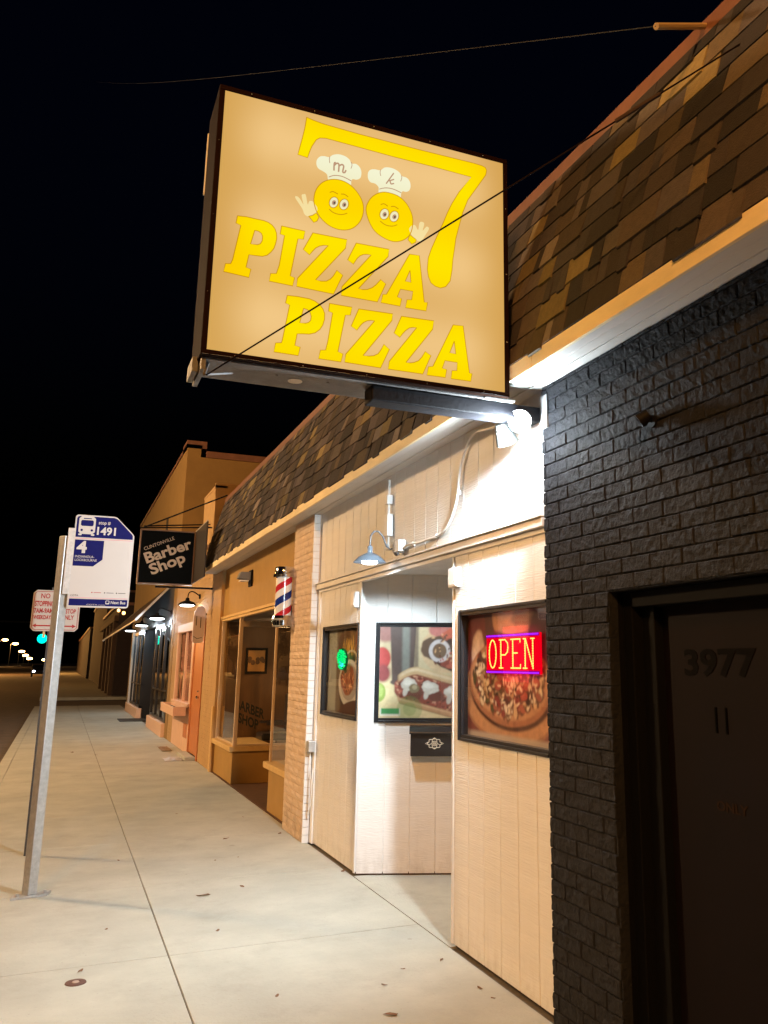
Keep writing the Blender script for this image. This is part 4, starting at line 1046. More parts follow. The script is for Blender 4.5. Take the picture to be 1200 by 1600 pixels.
# service mast and overhead wires
q = at(1025,41,1,2.42)
sm = thing('service_bracket', (2.33,2.45,4.34), 'short pale pipe bracket sticking out of the roof edge with a thin wire', 'bracket')
b = MB(); b.tube([(2.36,2.50,4.335), q], .014, 8); b.build('pipe', mat('pale rusty pipe', (.40,.28,.14), .5), sm)
b = MB(); e2 = at(150,128,1,30.0); pp = [q+(e2-q)*t+Vector((0,0,-.15*math.sin(math.pi*t))) for t in np.linspace(0,1,30)]; b.tube(pp, .0024, 5); b.build('wire', mat('grey wire', (.010,.010,.010), .8), sm)
# small dark fixture on black brick
q = at(1020,655,0,2.19)
fx = thing('small_black_fixture', q, 'tiny black spot fixture on the black brick above the doorway', 'wall fixture')
b = MB(); b.lathe((BX-.004,q.y,q.z-.01), [(0,0),(.028,0),(.028,.01),(0,.01)], (-1,0,0), 16); b.build('base', M['blackmetal'], fx)
b = MB(); b.lathe((BX-.05,q.y+.01,q.z+.0), [(0,-.03),(.026,-.03),(.032,.02),(.03,.021),(.0,.0)], (-.6,.5,-.5), 16); b.tube([(BX-.012,q.y,q.z-.01),(BX-.05,q.y+.01,q.z)], .007, 6)
b.build('head', M['blackmetal'], fx, smooth=2)

# ================================================================== barber pieces
bp_ = thing('barber_pole', (2.1,9.35,2.0), 'red white and blue striped barber pole with chrome caps on the pilaster', 'barber pole')
c0 = at(443,930,0,2.06); cx_, cyy = 2.06, c0.y
zt, zb = at(446,902,0,2.06).z, at(443,962,0,2.06).z
pm = bpy.data.materials.new('barber stripes'); pm.use_nodes = True
n = pm.node_tree.nodes; l = pm.node_tree.links; pb = n['Principled BSDF']; pb.inputs['Roughness'].default_value = .2
g = n.new('ShaderNodeNewGeometry'); sx = n.new('ShaderNodeSeparateXYZ'); l.new(g.outputs['Position'], sx.inputs[0])
def mth(op, a, b_=None, c=None):
    nd = n.new('ShaderNodeMath'); nd.operation = op
    for i, v in enumerate((a, b_, c)):
        if v is None: continue
        if isinstance(v, (int, float)): nd.inputs[i].default_value = v
        else: l.new(v, nd.inputs[i])
    return nd.outputs[0]
ang = mth('ARCTAN2', mth('SUBTRACT', sx.outputs['Y'], cyy), mth('SUBTRACT', sx.outputs['X'], cx_))
u = mth('FRACT', mth('ADD', mth('MULTIPLY', mth('SUBTRACT', sx.outputs['Z'], zb), 1/.30), mth('MULTIPLY', ang, -1/(2*math.pi))))
rp = n.new('ShaderNodeValToRGB'); rp.color_ramp.interpolation = 'CONSTANT'; cr = rp.color_ramp
cr.elements[0].color = (.75,.74,.70,1); cr.elements[1].position = .25; cr.elements[1].color = (.45,.02,.03,1)
for p_, c_ in ((.48,(.75,.74,.70,1)),(.74,(.01,.03,.20,1))): e_ = cr.elements.new(p_); e_.color = c_
l.new(u, rp.inputs[0]); l.new(rp.outputs[0], pb.inputs['Base Color'])
b = MB(); b.lathe((cx_,cyy,0), [(.085,zb),(.085,zt)], (0,0,1), 32); b.build('striped_cylinder', pm, bp_, smooth=True)
b = MB(); b.lathe((cx_,cyy,zt), [(.086,-.002),(.112,.0),(.115,.03),(.098,.045),(.098,.10),(.09,.11),(0,.112)], (0,0,1), 32); b.build('cap', M['chrome'], bp_, smooth=2)
b = MB(); b.lathe((cx_,cyy,zb), [(.086,.002),(.118,.0),(.128,-.03),(.104,-.05),(.104,-.10),(.085,-.115),(0,-.117)], (0,0,1), 32); b.build('cap', M['chrome'], bp_, smooth=2)
xbk = at(462.5,935,1,9.04).x
b = MB(); b.box(xbk-.022, xbk+.022, 9.01, 9.07, at(460,985,0,2.1).z, at(465,888,0,2.1).z); b.box(xbk-.02,xbk+.02,9.071,cyy,zt+.0,zt+.025); b.box(xbk-.02,xbk+.02,9.071,cyy,zb-.035,zb-.01)
b.build('mounting_bracket', M['galv'], bp_, bevel=.004)
# barber wall lamp
q = at(392,905,0,2.24)
bl = thing('hooded_wall_lamp', q, 'grey hooded wall lamp above the barber shop window', 'wall lamp')
b = MB(); b.box(2.225, 2.249, q.y-.10, q.y+.10, q.z-.10, q.z+.12); b.build('back_box', M['blackmetal'], bl, bevel=.005)
b = MB(); b.prism([(2.22,q.y-.09,q.z+.09),(2.22,q.y-.09,q.z-.02),(2.06,q.y-.09,q.z+.0),(2.09,q.y-.09,q.z+.09)], (0,.18,0)); b.build('hood', mat('dull grey hood', (.16,.16,.15), .6), bl, bevel=.006)
b = MB(); b.box(2.09, 2.20, q.y-.07, q.y+.07, q.z-.035, q.z-.021); b.build('lens', M['white'], bl)
# framed picture inside
fp = thing('framed_picture', (2.45,13.86,1.6), 'framed picture with an orange mount hanging inside the barber shop window', 'picture')
q0, q1 = at(385,1012,1,13.86), at(417,1053,1,13.86)
b = MB(); frame(b, (q0.x,13.885,0), (1,0,0), q1.x-q0.x, q1.z, q0.z, (0,-1,0), fw=.04, out=.02, depth=-.001); b.build('frame', M['dark'], fp)
b = MB(); b.box(q0.x+.03, q1.x-.03, 13.878, 13.884, q1.z+.03, q0.z-.03); b.build('mount', mat('ochre mount', (.50,.27,.08), .5), fp)
b = MB(); xm, zm = (q0.x+q1.x)/2, (q0.z+q1.z)/2
for k in range(9): b.ball((xm+.11*math.cos(k*.7), 13.875, zm+.035*math.sin(k*1.9)), .035, 8, (1,.1,1))
b.build('motif', M['wood'], fp)
lamp('picture_light', 'POINT', (3.2,13.2,1.3), 2.5, (1,.6,.25), main, .05)
# oval mirror & barber chair silhouettes in the shop
ov = thing('barber_chair', (3.0,13.2,0), 'dark barber chair seen dimly through the side pane', 'chair')
b = MB(); b.box(2.75,3.2,13.0,13.45,.50,.60); b.build('seat', M['blackpaint'], ov, bevel=.03)
b = MB(); b.box(3.16,3.24,13.0,13.45,.62,1.15); b.build('backrest', M['blackpaint'], ov, bevel=.03)
b = MB(); b.lathe((2.97,13.22,0), [(.25,0),(.25,.03),(.05,.06),(.05,.5)], (0,0,1), 20); b.build('pedestal', M['chrome'], ov)
b = MB(); b.box(2.8,3.15,12.96,13.0,.72,.76); b.box(2.8,3.15,13.45,13.49,.72,.76); b.build('armrest', M['chrome'], ov)

# hanging barber sign
BY = 14.9
hs = thing('hanging_sign', (1.4,BY,2.86), 'square black hanging sign with slanted pale Barber Shop lettering', 'sign')
q0, q1, q2, q3 = at(219,826,1,BY), at(305,831,1,BY), at(302,916,1,BY), at(214,911,1,BY)
xa, xb, za, zb_ = (q0.x+q3.x)/2, (q1.x+q2.x)/2, (q2.z+q3.z)/2, (q0.z+q1.z)/2
b = MB(); b.box(xa+.02, xb-.02, BY+.004, BY+.07, za+.02, zb_-.02); b.build('panel', mat('black sign face', (.003,.005,.006), .5, spec=.04), hs)
b = MB(); 
for a_ in ((xa,xb,za,za+.022),(xa,xb,zb_-.022,zb_),(xa,xa+.022,za+.022,zb_-.022),(xb-.022,xb,za+.022,zb_-.022)): b.box(a_[0],a_[1],BY-.012,BY+.08,a_[2],a_[3])
b.build('frame', mat('bronze frame', (.20,.13,.09), .4, metal=.4), hs, bevel=.003)
b = MB(); b.box(xb+.002, xb+.02, BY-1.25, BY+.06, za+.04, zb_); b.build('side_panel', mat('black panel', (.02,.014,.012), .6), hs)
b = MB(); b.box(xb-.002, xb+.024, BY-1.25, BY+.06, zb_+.001, zb_+.018); b.build('side_trim', M['galv'], hs)
lt = mat('pale lettering', (.70,.66,.60), .5)
def tl(txt, pA, pB, cap, bold, name='lettering'):
    A_, B_ = at(pA[0],pA[1],1,BY+.002), at(pB[0],pB[1],1,BY+.002); d = B_-A_
    y_ = Vector((-d.z,0,d.x)).normalized()
    text_obj(name, txt, A_, d, y_, cap, lt, hs, fit=d.length, bold=bold, depth=.003)
tl('CLINTONVILLE', (226,860), (273,843), .055, .0, 'small_lettering')
tl('Barber', (229,880), (301,856), .17, .03)
tl('Shop', (237,898), (291,877), .17, .03)
b = MB(); b.tube([(xa+.05,BY+.03,zb_+.03),(2.2,BY-.9,4.25)], .012, 6); b.tube([(xa+.05,BY+.03,zb_+.05),(2.25,BY+.3,3.95)], .012, 6)
b.tube([(xa,BY+.03,zb_+.02),(2.2,BY+.03,zb_+.10)], .012, 6); b.box(xa+.3,2.2,BY+.02,BY+.05,za-.05,za-.02); b.build('bracket_rod', M['blackmetal'], hs)

# ================================================================== second building: tan shop y 14.8..20.1
sh = thing('tan_shop_building', (2.3,17,0), 'tan brick shopfront with an orange door and a peach window beside the mustard shopfront', 'building')
b = MB()
bricks(b, 2.20, 14.80, 15.42, 0, 3.6, amp=.0012, seed=21, nu=2, nv=1, jag=.001)
bricks(b, 2.20, 19.3, 20.05, 0, 3.6, amp=.0012, seed=22, nu=2, nv=1, jag=.001)
bricks(b, 2.20, 15.42, 19.3, 2.36, 3.6, amp=.0012, seed=23, nu=2, nv=1, jag=.001)
b.box(2.212, 2.6, 14.80, 15.42, 0, 3.6); b.box(2.212, 2.6, 19.3, 20.05, 0, 3.6); b.box(2.212, 2.6, 15.42, 19.3, 2.36, 3.6)
b.box(2.6, 9, 14.8, 20.05, 0, 3.6)
b.build('brick_wall', M['tan'], sh)
b = MB(); b.box(2.13, 2.30, 14.80, 16.1, 3.6, 4.52); b.box(2.12, 2.9, 14.79, 14.85, 4.40, 4.60); b.box(2.12,2.32,14.79,16.12,4.521,4.56); b.build('parapet_pier', M['tan'], sh)
b = MB(); b.box(2.15,2.26, 14.80, 20.05, 3.601, 3.68); b.build('coping', M['ridge'], sh)
b = MB(); b.box(2.206, 2.26, 15.60, 16.6, .06, 2.2); dr = b.build('door', M['orangedoor'], sh, bevel=.004)
b = MB(); b.ball((2.18,15.72,1.02), .03, 10); b.ball((2.19,15.72,1.12), .018, 8); b.build('handle', M['chrome'], dr)
b = MB(); b.box(2.190, 2.25, 15.44, 15.59, 0, 2.35); b.box(2.190, 2.25, 16.61, 16.72, 0, 2.35); b.box(2.19,2.25,15.59,16.61,2.21,2.35); b.build('door_frame', M['orangedoor'], sh, bevel=.004)
b = MB(); b.box(2.206, 2.26, 16.74, 19.29, 0, .82); b.build('stall_riser', M['peach'], sh)
b = MB(); b.box(2.150, 2.22, 16.74, 19.29, .821, .87); b.box(2.19,2.24,16.74,16.92,.871,2.359); b.box(2.19,2.24,19.12,19.29,.871,2.359); b.box(2.19,2.24,16.92,19.12,2.2,2.359); b.box(2.20,2.23,17.9,17.97,.871,2.199)
wf = b.build('window_frame', M['peach'], sh, bevel=.004)
b = MB(); b.box(2.225, 2.228, 16.92, 19.12, .871, 2.199); b.build('pane', M['glass'], wf)
b = MB(); b.box(2.30, 2.31, 16.8, 19.2, .0, 2.3); b.prism([(2.27,16.95,2.19),(2.27,18.0,2.19),(2.27,17.0,.9)], (.01,0,0)); b.prism([(2.27,18.1,2.19),(2.27,19.1,2.19),(2.27,19.05,.9)], (.01,0,0)); b.build('curtain', mat('salmon curtain', (.55,.25,.17), .8), sh)
b = MB(); b.box(2.198,2.205,16.95,17.45,.25,.50); b.build('vent', M['orangedoor'], sh)
b = MB(); b.box(2.02, 2.19, 15.55, 16.65, 0, .06); b.build('door_step', M['concrete'], sh, bevel=.01)
# planter
pl_ = thing('planter_box', (2.05,17.4,.68), 'shallow wooden planter box under the peach shop window', 'planter')
b = MB(); ya, yb = 16.8, 19.0
b.box(1.92,1.94,ya,yb,.66,.82); b.box(2.125,2.145,ya,yb,.66,.82); b.box(1.94,2.125,ya,ya+.02,.66,.82); b.box(1.94,2.125,yb-.02,yb,.66,.82); b.box(1.94,2.125,ya+.02,yb-.02,.66,.68)
b.build('trough', M['peach'], pl_, bevel=.003)
b = MB(); b.box(1.94,2.125,ya+.02,yb-.02,.68,.76); b.build('potting_soil', M['soil'], pl_)
# blade sign
ts = thing('blade_sign', (2.08,15.4,1.95), 'tall rounded pinkish blade sign with two slots beside the orange door', 'sign')
prf = [(1.985,1.97),(2.0,1.935),(2.05,1.925),(2.13,1.93),(2.165,1.96),(2.175,2.05),(2.185,2.35),(2.18,2.46),(2.15,2.53),(2.10,2.55),(2.04,2.53),(2.0,2.46),(1.985,2.35)]
b = MB(); b.prism([(x,15.38,z) for x, z in prf], (0,.05,0)); b.build('board', mat('pale pink paint', (.66,.58,.66), .5), ts, bevel=.006)
b = MB(); b.box(2.03,2.042,15.374,15.379,2.22,2.38); b.box(2.10,2.112,15.374,15.379,2.18,2.36); b.build('slot', M['dark'], ts)
b = MB(); b.tube([(2.0,15.376,2.04),(2.06,15.376,2.0),(2.14,15.376,2.02)], .005, 6); b.build('line_mark', M['dark'], ts)
b = MB(); b.box(2.16,2.205,15.39,15.42,2.40,2.43); b.build('bracket', M['blackmetal'], ts)
# barn lamp over it
def barn(x, y, z, name, label, group, power, parent_mat=None, sc_=1.0, wallx=2.2):
    t = thing(name, (wallx,y,z), label, 'wall lamp', group)
    b = MB(); b.tube(smoothpts([Vector((wallx,y,z+.16)), Vector((x+.10,y,z+.24)), Vector((x+.02,y,z+.22)), Vector((x,y,z+.10))]), .011, 6); b.lathe((wallx-.001,y,z+.16), [(0,0),(.05,0),(.04,.02),(0,.02)], (-1,0,0), 12); b.build('arm', M['blackmetal'], t)
    b = MB(); b.lathe((x,y,z), [(.17*sc_,0),(.12*sc_,.05),(.04,.08),(.03,.13),(0,.13)], (0,0,1), 20); b.build('shade', M['blackmetal'], t, smooth=2)
    b = MB(); b.lathe((x,y,z-.01), [(0,-.02),(.09*sc_,-.015),(.125*sc_,.0),(.09*sc_,.03),(0,.03)], (0,0,1), 16); b.build('bulb', M['bulb_soft'], t, smooth=True)
    lamp('lamp_light', 'POINT', (x,y,z-.06), power, COOL, t, .06)
    return t
barn(1.98, 16.35, 2.62, 'barn_lamp', 'lit barn lamp high on the tan wall above the orange door', 'barn lamps', 14)
# ================================================================== third: tall tan building with black shopfront, y 20.1..33.2
tb_ = thing('tall_tan_building', (2.3,26,0), 'tall tan rendered building with a black shopfront on its ground floor', 'building')
b = MB(); b.box(2.2, 2.5, 20.1, 33.2, 3.35, 6.45); b.box(2.5, 12, 20.1, 33.2, 0, 6.25)
b.box(2.2,2.5,20.1,20.6,0,3.35); b.box(2.2,2.5,32.4,33.2,0,3.35)
b.build('rendered_wall', M['rend'], tb_)
b = MB(); b.box(2.17, 2.52, 20.07, 33.23, 6.451, 6.53); b.box(2.17,2.62,20.07,20.8,6.451,6.62); b.box(2.62,12,20.07,20.3,6.251,6.40); b.build('coping', M['ridge'], tb_)
b = MB(); b.box(2.19, 2.22, 23.3, 23.75, 4.75, 5.3); b.build('small_window', M['dark'], tb_)
b = MB(); b.box(2.24, 2.5, 20.6, 32.4, 2.55, 3.35); b.box(2.5,2.51,20.6,32.4,0,3.35)
b.build('dark_fascia', mat('dark brick fascia', (.035,.03,.03), .7, bump=.6, bscale=20), tb_)
b = MB()
for y_ in (20.62, 21.8, 23.0, 24.1): b.box(2.19,2.26,y_,y_+.10,.32,2.54)
b.box(2.19,2.26,20.62,24.2,2.45,2.55); b.box(2.19,2.26,20.62,24.2,.3,.36); b.box(2.19,2.26,20.62,24.2,.95,.98)
for y_ in (27.6, 28.9, 30.2, 31.5): b.box(2.19,2.26,y_,y_+.10,.32,2.54)
b.box(2.19,2.26,27.6,31.6,2.45,2.55); b.box(2.19,2.26,27.6,31.6,.3,.36); b.box(2.19,2.26,27.6,31.6,.95,.98)
b.box(2.26,3.4,24.1,24.2,0,2.54); b.box(2.26,3.4,27.6,27.7,0,2.54)
b.build('shopfront_frame', M['blackpaint'], tb_)
b = MB(); b.box(2.22,2.224,20.7,24.1,.36,2.45); b.box(2.22,2.224,27.7,31.5,.36,2.45); b.build('shop_pane', M['glass'], tb_)
b = MB(); b.box(2.12,2.30,20.6,24.2,0,.29); b.box(2.12,2.30,27.6,32.4,0,.29); b.build('stall_riser', M['peach'], tb_, bevel=.01)
b = MB(); b.box(2.14,2.24,31.7,31.9,0,2.6); b.build('pale_post', M['signwhite'], tb_)
# awning
aw = thing('awning', (2.2,26,2.5), 'dark sloping awning with pale edges on the black storefront', 'awning')
b = MB(); b.prism([(2.19,21.9,3.36),(1.55,21.9,2.60),(1.15,30.6,2.30),(2.19,30.6,3.30)], (0,0,.03)); b.build('canopy', mat('dark brown canvas', (.035,.018,.014), .85), aw)
b = MB(); b.bar((2.19,21.9,3.36),(1.50,21.9,2.58),.05,.05); b.bar((2.19,30.6,3.30),(1.15,30.6,2.28),.06,.06); b.bar((1.52,21.9,2.59),(1.15,30.6,2.29),.03,.03); b.build('frame_bar', M['galv'], aw)
for i, y_ in enumerate((21.3, 25.6, 30.0)):
    barn(1.93, y_, 2.60, 'barn_lamp', ['nearest lit barn lamp over the black storefront','middle lit barn lamp over the black storefront','farthest lit barn lamp over the black storefront'][i], 'barn lamps', 60, sc_=1.3, wallx=2.24)
mt = MB(); mt.box(1.62,2.35,26.3,27.6,.001,.016); tag(mt.build('door_mat', mat('dark mat', (.03,.028,.025), .9)), 'dark mat in front of the black storefront entrance', 'door mat')
# papers
for (px, py, w_, l_, an, lb) in ((257,1170,.18,.9,.2,'crumpled brown paper lying along the foot of the tan wall'),(270,1186,.30,.5,1.0,'pale folded paper sheet on the pavement by the orange door')):
    q = at(px,py,2,.01); b = MB(); nx_ = 6
    vs = [(q.x+(i/nx_-.5)*w_, q.y+(j/nx_-.5)*l_, .006+.03*abs(noise.noise(Vector((i*.9,j*.9,an))))) for j in range(nx_+1) for i in range(nx_+1)]
    b.add(vs, [(j*(nx_+1)+i, j*(nx_+1)+i+1, (j+1)*(nx_+1)+i+1, (j+1)*(nx_+1)+i) for j in range(nx_) for i in range(nx_)])
    o = b.build('litter_paper', M['signwhite'] if an > .5 else mat('brown paper', (.25,.17,.10), .8)); md = o.modifiers.new('s', 'SOLIDIFY'); md.thickness = .003
    tag(o, lb, 'paper')

# ================================================================== bus stop post
bs = thing('bus_stop_sign', (-.055,7.19,0), 'galvanised bus stop post with a blue and white sign numbered 1491', 'bus stop sign')
ca_, sa_ = math.cos(R_(38)), math.sin(R_(38))
def rot(x, y): return (-.055+x*ca_-y*sa_, 7.19+x*sa_+y*ca_)
b = MB()
pw = .036
q = [rot(-pw,-pw), rot(pw,-pw), rot(pw,pw), rot(-pw,pw)]
b.prism([(x,y,.012) for x, y in q], (0,0,2.53)); b.build('post', M['galv'], bs, bevel=.005)
b = MB()
q = [(-.17,7.10),(.06,7.14),(.085,7.26),(-.15,7.22)]
b.prism([(x,y,.001) for x, y in q], (0,0,.011))
for x, y in ((-.13,7.15),(.045,7.19)): b.lathe((x,y,.012), [(.012,0),(.012,.018),(0,.02)], (0,0,1), 6)
b.build('base_plate', M['galv'], bs)
PYs = 7.13
xl, xr, zb1, zt1 = .004, .428, 2.005, 2.708
xl = -.004
def sgn_pts(ins): 
    c_ = .145
    r = .02
    return [(xl+ins+r,zb1+ins),(xr-ins-r,zb1+ins),(xr-ins-.006,zb1+ins+.006),(xr-ins,zb1+ins+r),(xr-ins,zt1-c_),(xr-ins-.008,zt1-c_+.014),(xr-c_+.012,zt1-ins-.008),(xr-c_-.01,zt1-ins),(xl+ins+r,zt1-ins),(xl+ins+.006,zt1-ins-.006),(xl+ins,zt1-ins-r),(xl+ins,zb1+ins+r),(xl+ins+.006,zb1+ins+.006)]
b = MB(); b.prism([(x,PYs,z) for x, z in sgn_pts(0)], (0,.004,0)); pn = b.build('sign_panel', M['signwhite'], bs)
def flat(pts, name, m_, off=.0012, par=None):
    b = MB(); b.prism([(x,PYs-off,z) for x, z in pts], (0,.001,0)); return b.build(name, m_, par or pn)
I = .010
top = [p for p in sgn_pts(I) if p[1] > 2.50]
flat([(xl+I,2.535),(xr-I,2.535)]+[p for p in sgn_pts(I) if p[1] > 2.54][0:], 'blue_header', M['signblue'])
flat([(xl+I,2.522),(xr-I,2.522),(xr-I,2.528),(xl+I,2.528)], 'pink_rule', mat('pink rule', (.55,.28,.30), .5))
flat([(xl+I,2.515),(.213,2.515),(.213,2.37),(.150,2.315),(xl+I,2.315)], 'route_block', M['signblue'])
flat([(xl+I,2.017),(xr-I-.006,2.017),(xr-I,2.022),(xr-I,2.068),(xl+I,2.068)], 'blue_footer', M['signblue'])
flat([(xl+I,2.074),(xr-I,2.074),(xr-I,2.079),(xl+I,2.079)], 'pink_rule', mat('pink rule', (.55,.28,.30), .5))
# bus pictogram
def rr(x0_, x1_, z0_, z1_, r=.01): return [(x0_+r,z0_),(x1_-r,z0_),(x1_,z0_+r),(x1_,z1_-r),(x1_-r,z1_),(x0_+r,z1_),(x0_,z1_-r),(x0_,z0_+r)]
flat(rr(.022,.140,2.560,2.698,.018), 'bus_pictogram', M['signwhite'], .0024)
flat(rr(.036,.126,2.622,2.668,.008), 'bus_windscreen', M['signblue'], .0036)
flat(rr(.052,.110,2.677,2.684,.002), 'bus_sign', M['signblue'], .0036)
for x_ in (.045,.117): flat([(x_+.009*math.cos(a),2.590+.009*math.sin(a)) for a in np.linspace(0,6.283,14)[:-1]], 'bus_headlight', M['signblue'], .0036)
for x_ in (.036,.126): flat(rr(x_-.012,x_+.012,2.549,2.562,.003), 'bus_wheel', M['signwhite'], .0024)
wt = M['signwhite']
text_obj('stop_number_text', '1491', (.155,PYs-.0012,2.562), (1,0,0), (0,0,1), .058, wt, pn, fit=.135, bold=.03, depth=.001)
text_obj('stop_text', 'stop #', (.162,PYs-.0012,2.642), (1,0,0), (0,0,1), .026, wt, pn, fit=.085, bold=.01, depth=.001)
text_obj('route_number', '4', (.022,PYs-.0022,2.418), (1,0,0), (0,0,1), .085, wt, pn, fit=.072, bold=.04, depth=.001)
text_obj('route_text', 'INDIANOLA-', (.018,PYs-.0022,2.378), (1,0,0), (0,0,1), .018, wt, pn, fit=.135, depth=.001)
text_obj('route_text', 'LOCKBOURNE', (.018,PYs-.0022,2.352), (1,0,0), (0,0,1), .018, wt, pn, fit=.155, depth=.001)
text_obj('footer_text', 'Next Bus', (.300,PYs-.0022,2.036), (1,0,0), (0,0,1), .022, wt, pn, fit=.105, bold=.02, depth=.001)
text_obj('footer_text', 'COTA.com', (.130,PYs-.0022,2.022), (1,0,0), (0,0,1), .009, wt, pn, fit=.13, depth=.001)
text_obj('agency_text', 'COTA', (.012,PYs-.0012,2.086), (1,0,0), (0,0,1), .014, M['signblack'], pn, fit=.055, depth=.001)
flat(rr(.262,.290,2.032,2.060,.004), 'phone_mark', wt, .0036); flat(rr(.267,.285,2.040,2.056,.002), 'phone_screen', M['signblue'], .0046)
for x_, c_ in ((.16,M['signred']),(.25,M['signblack']),(.335,M['signblack'])):
    flat([(x_+.005*math.cos(a),2.118+.005*math.sin(a)) for a in np.linspace(0,6.283,10)[:-1]], 'legend_dot', c_)
    flat(rr(x_+.012,x_+.065,2.116,2.120,.001), 'legend_line', c_)
b = MB(); b.box(-.045, .0, PYs-.004, PYs+.03, 2.10, 2.60)
b.build('side_bracket', M['galv'], bs)
# no stopping sign
ns = thing('parking_sign', (-.13,8.6,0), 'white NO STOPPING sign with red arrows on a dark post behind the bus stop', 'traffic sign')
b = MB(); b.box(-.140,-.100,8.62,8.66,.0,2.26); b.build('post', mat('dark green steel', (.03,.03,.03), .5), ns)
NY = 8.6; q0, q1 = at(51,922,1,NY), at(125,987,1,NY)
nx0, nx1, nz0, nz1 = -.285, .106, 1.870, 2.232
b = MB(); b.prism([(x,NY,z) for x, z in rr(nx0,nx1,nz0,nz1,.028)], (0,.004,0)); npn = b.build('sign_panel', M['signwhite'], ns)
def nflat(pts, name, m_, off=.0012): b = MB(); b.prism([(x,NY-off,z) for x, z in pts], (0,.001,0)); return b.build(name, m_, npn)
b = MB(); rp_ = [Vector((x,NY-.001,z)) for x, z in rr(nx0+.012,nx1-.012,nz0+.012,nz1-.012,.022)]; b.tube(rp_+[rp_[0]], .0025, 4, caps=False); b.build('red_border', M['signred'], npn)
def nt_(t, x, z, cap, fit, bold=.02): text_obj('sign_text', t, (x,NY-.0012,z), (1,0,0), (0,0,1), cap, M['signred'], npn, fit=fit, bold=bold, depth=.001)
nt_('NO', -.222, 2.160, .042, .075); nt_('STOPPING', -.266, 2.090, .045, .155, .035); nt_('7AM-9AM', -.268, 2.030, .040, .155, .035); nt_('WEEKDAYS', -.268, 1.975, .034, .155, .035)
nt_('BUS', -.04, 2.150, .040, .08); nt_('STOP', -.01, 2.030, .038, .085, .03); nt_('ONLY', -.045, 1.975, .038, .11, .03)
nflat([(-.270,1.918),(-.240,1.936),(-.240,1.924),(-.10,1.924),(-.10,1.912),(-.240,1.912),(-.240,1.900)], 'arrow', M['signred'])
nflat([(.088,1.915),(.055,1.934),(.055,1.922),(-.07,1.922),(-.07,1.910),(.055,1.910),(.055,1.896)], 'arrow', M['signred'])
b = MB(); b.box(-.178,-.160,8.61,8.63,1.815,1.868); b.box(-.045,-.018,8.61,8.63,1.72,1.868); b.build('bracket', M['sill'], ns)

# ================================================================== pavement bits
q = at(118,1536,2,0)
mh = thing('round_cover', q, 'small round rusty metal cover set in the pavement', 'utility cover')
b = MB(); b.lathe((q.x,q.y,.0005), [(.052,0),(.050,.004),(.026,.0055),(.024,.004),(.0,.004)], (0,0,1), 28); b.build('ring', mat('rusty iron', (.12,.055,.04), .6, var=.4, vscale=40), mh)
b = MB(); b.lathe((q.x,q.y,.0048), [(.018,0),(.016,.003),(0,.004)], (0,0,1), 16); b.build('plug', mat('worn iron', (.40,.30,.24), .5), mh)
leafs = [(316,1400,.075),(353,1311,.06),(378,1386,.04),(336,1345,.03),(185,1345,.03),(340,1455,.035),(126,1518,.035),(437,1303,.05),(276,1272,.03),(380,1277,.03),(612,1587,.05),(536,1362,.05),(372,1340,.025),(166,1453,.025),(433,1557,.03),(600,1540,.03),(750,1545,.03),(770,1560,.02),(690,1500,.03),(150,1180,.05),(112,1176,.10),(400,1232,.03),(630,1515,.02)]
lab = ['curled brown leaf, the largest on the pavement, near its centre','flat brown leaf on the pavement in front of the brick pilaster']
for i, (px, py, s_) in enumerate(leafs):
    q = at(px, py, 2, 0); b = MB(); a0 = rnd.random()*6.28; pts = []
    for k in range(10):
        an = k/10*6.283; r_ = s_*(.5+.18*rnd.random())*(1 if k not in (0,) else 1.3)
        x, y = r_*math.cos(an), r_*.45*math.sin(an)
        pts.append((q.x+x*math.cos(a0)-y*math.sin(a0), q.y+x*math.sin(a0)+y*math.cos(a0), .003+rnd.random()*.14*s_))
    b.add(pts+[(q.x,q.y,.004)], [(k,(k+1)%10,10) for k in range(10)])
    o = b.build('fallen_leaf', M['leaf'])
    md = o.modifiers.new('s','SOLIDIFY'); md.thickness = .0012
    if i == 0: tag(o, 'largest brown leaf lying near the middle of the pavement', 'leaf', 'dry leaves on the pavement')
    else: tag(o, 'small dry brown leaf scrap lying on the concrete pavement', 'leaf', 'dry leaves on the pavement')

# ================================================================== street lamps and the distance
def street_lamp(x, y, zt_=8.2, arm=1.2, label='', power=0.0, col=ORANGE, emr=.16):
    t = thing('street_lamp', (x,y,0), label, 'street lamp', 'street lamps along the road')
    b = MB(); b.tube([(x,y,-.1),(x,y,zt_*.5),(x,y,zt_-.15)], [.09,.075,.06], 10); b.build('pole', M['galv'], t)
    b = MB(); b.tube([(x,y,zt_-.2),(x+arm*.5,y,zt_+.05),(x+arm,y,zt_+.08)], .035, 8); b.build('arm', M['galv'], t)
    b = MB(); b.box(x+arm-.1,x+arm+.45,y-.12,y+.12,zt_+.05,zt_+.16); b.build('lamp_head', M['galv'], t, bevel=.03)
    b = MB(); b.ball((x+arm+.2,y,zt_+.03), emr, 12, (1.3,.8,.5)); b.build('lens', M['bulb_warm'] if col[2] < .5 else M['bulb_white'], t, smooth=True)
    if power: lamp('street_light', 'POINT', (x+arm+.2,y,zt_-.12), power, col, t, .6)
    return t
street_lamp(-5.4, -4.5, label='street lamp behind the viewer on the left kerb', power=P_STREET)
street_lamp(-10.6, 15.5, 7.6, label='street lamp across the road level with the barber bay', power=8200, col=(1.0,.63,.31))
names = ['first','second','third','fourth','fifth','sixth','seventh','eighth']
far = []
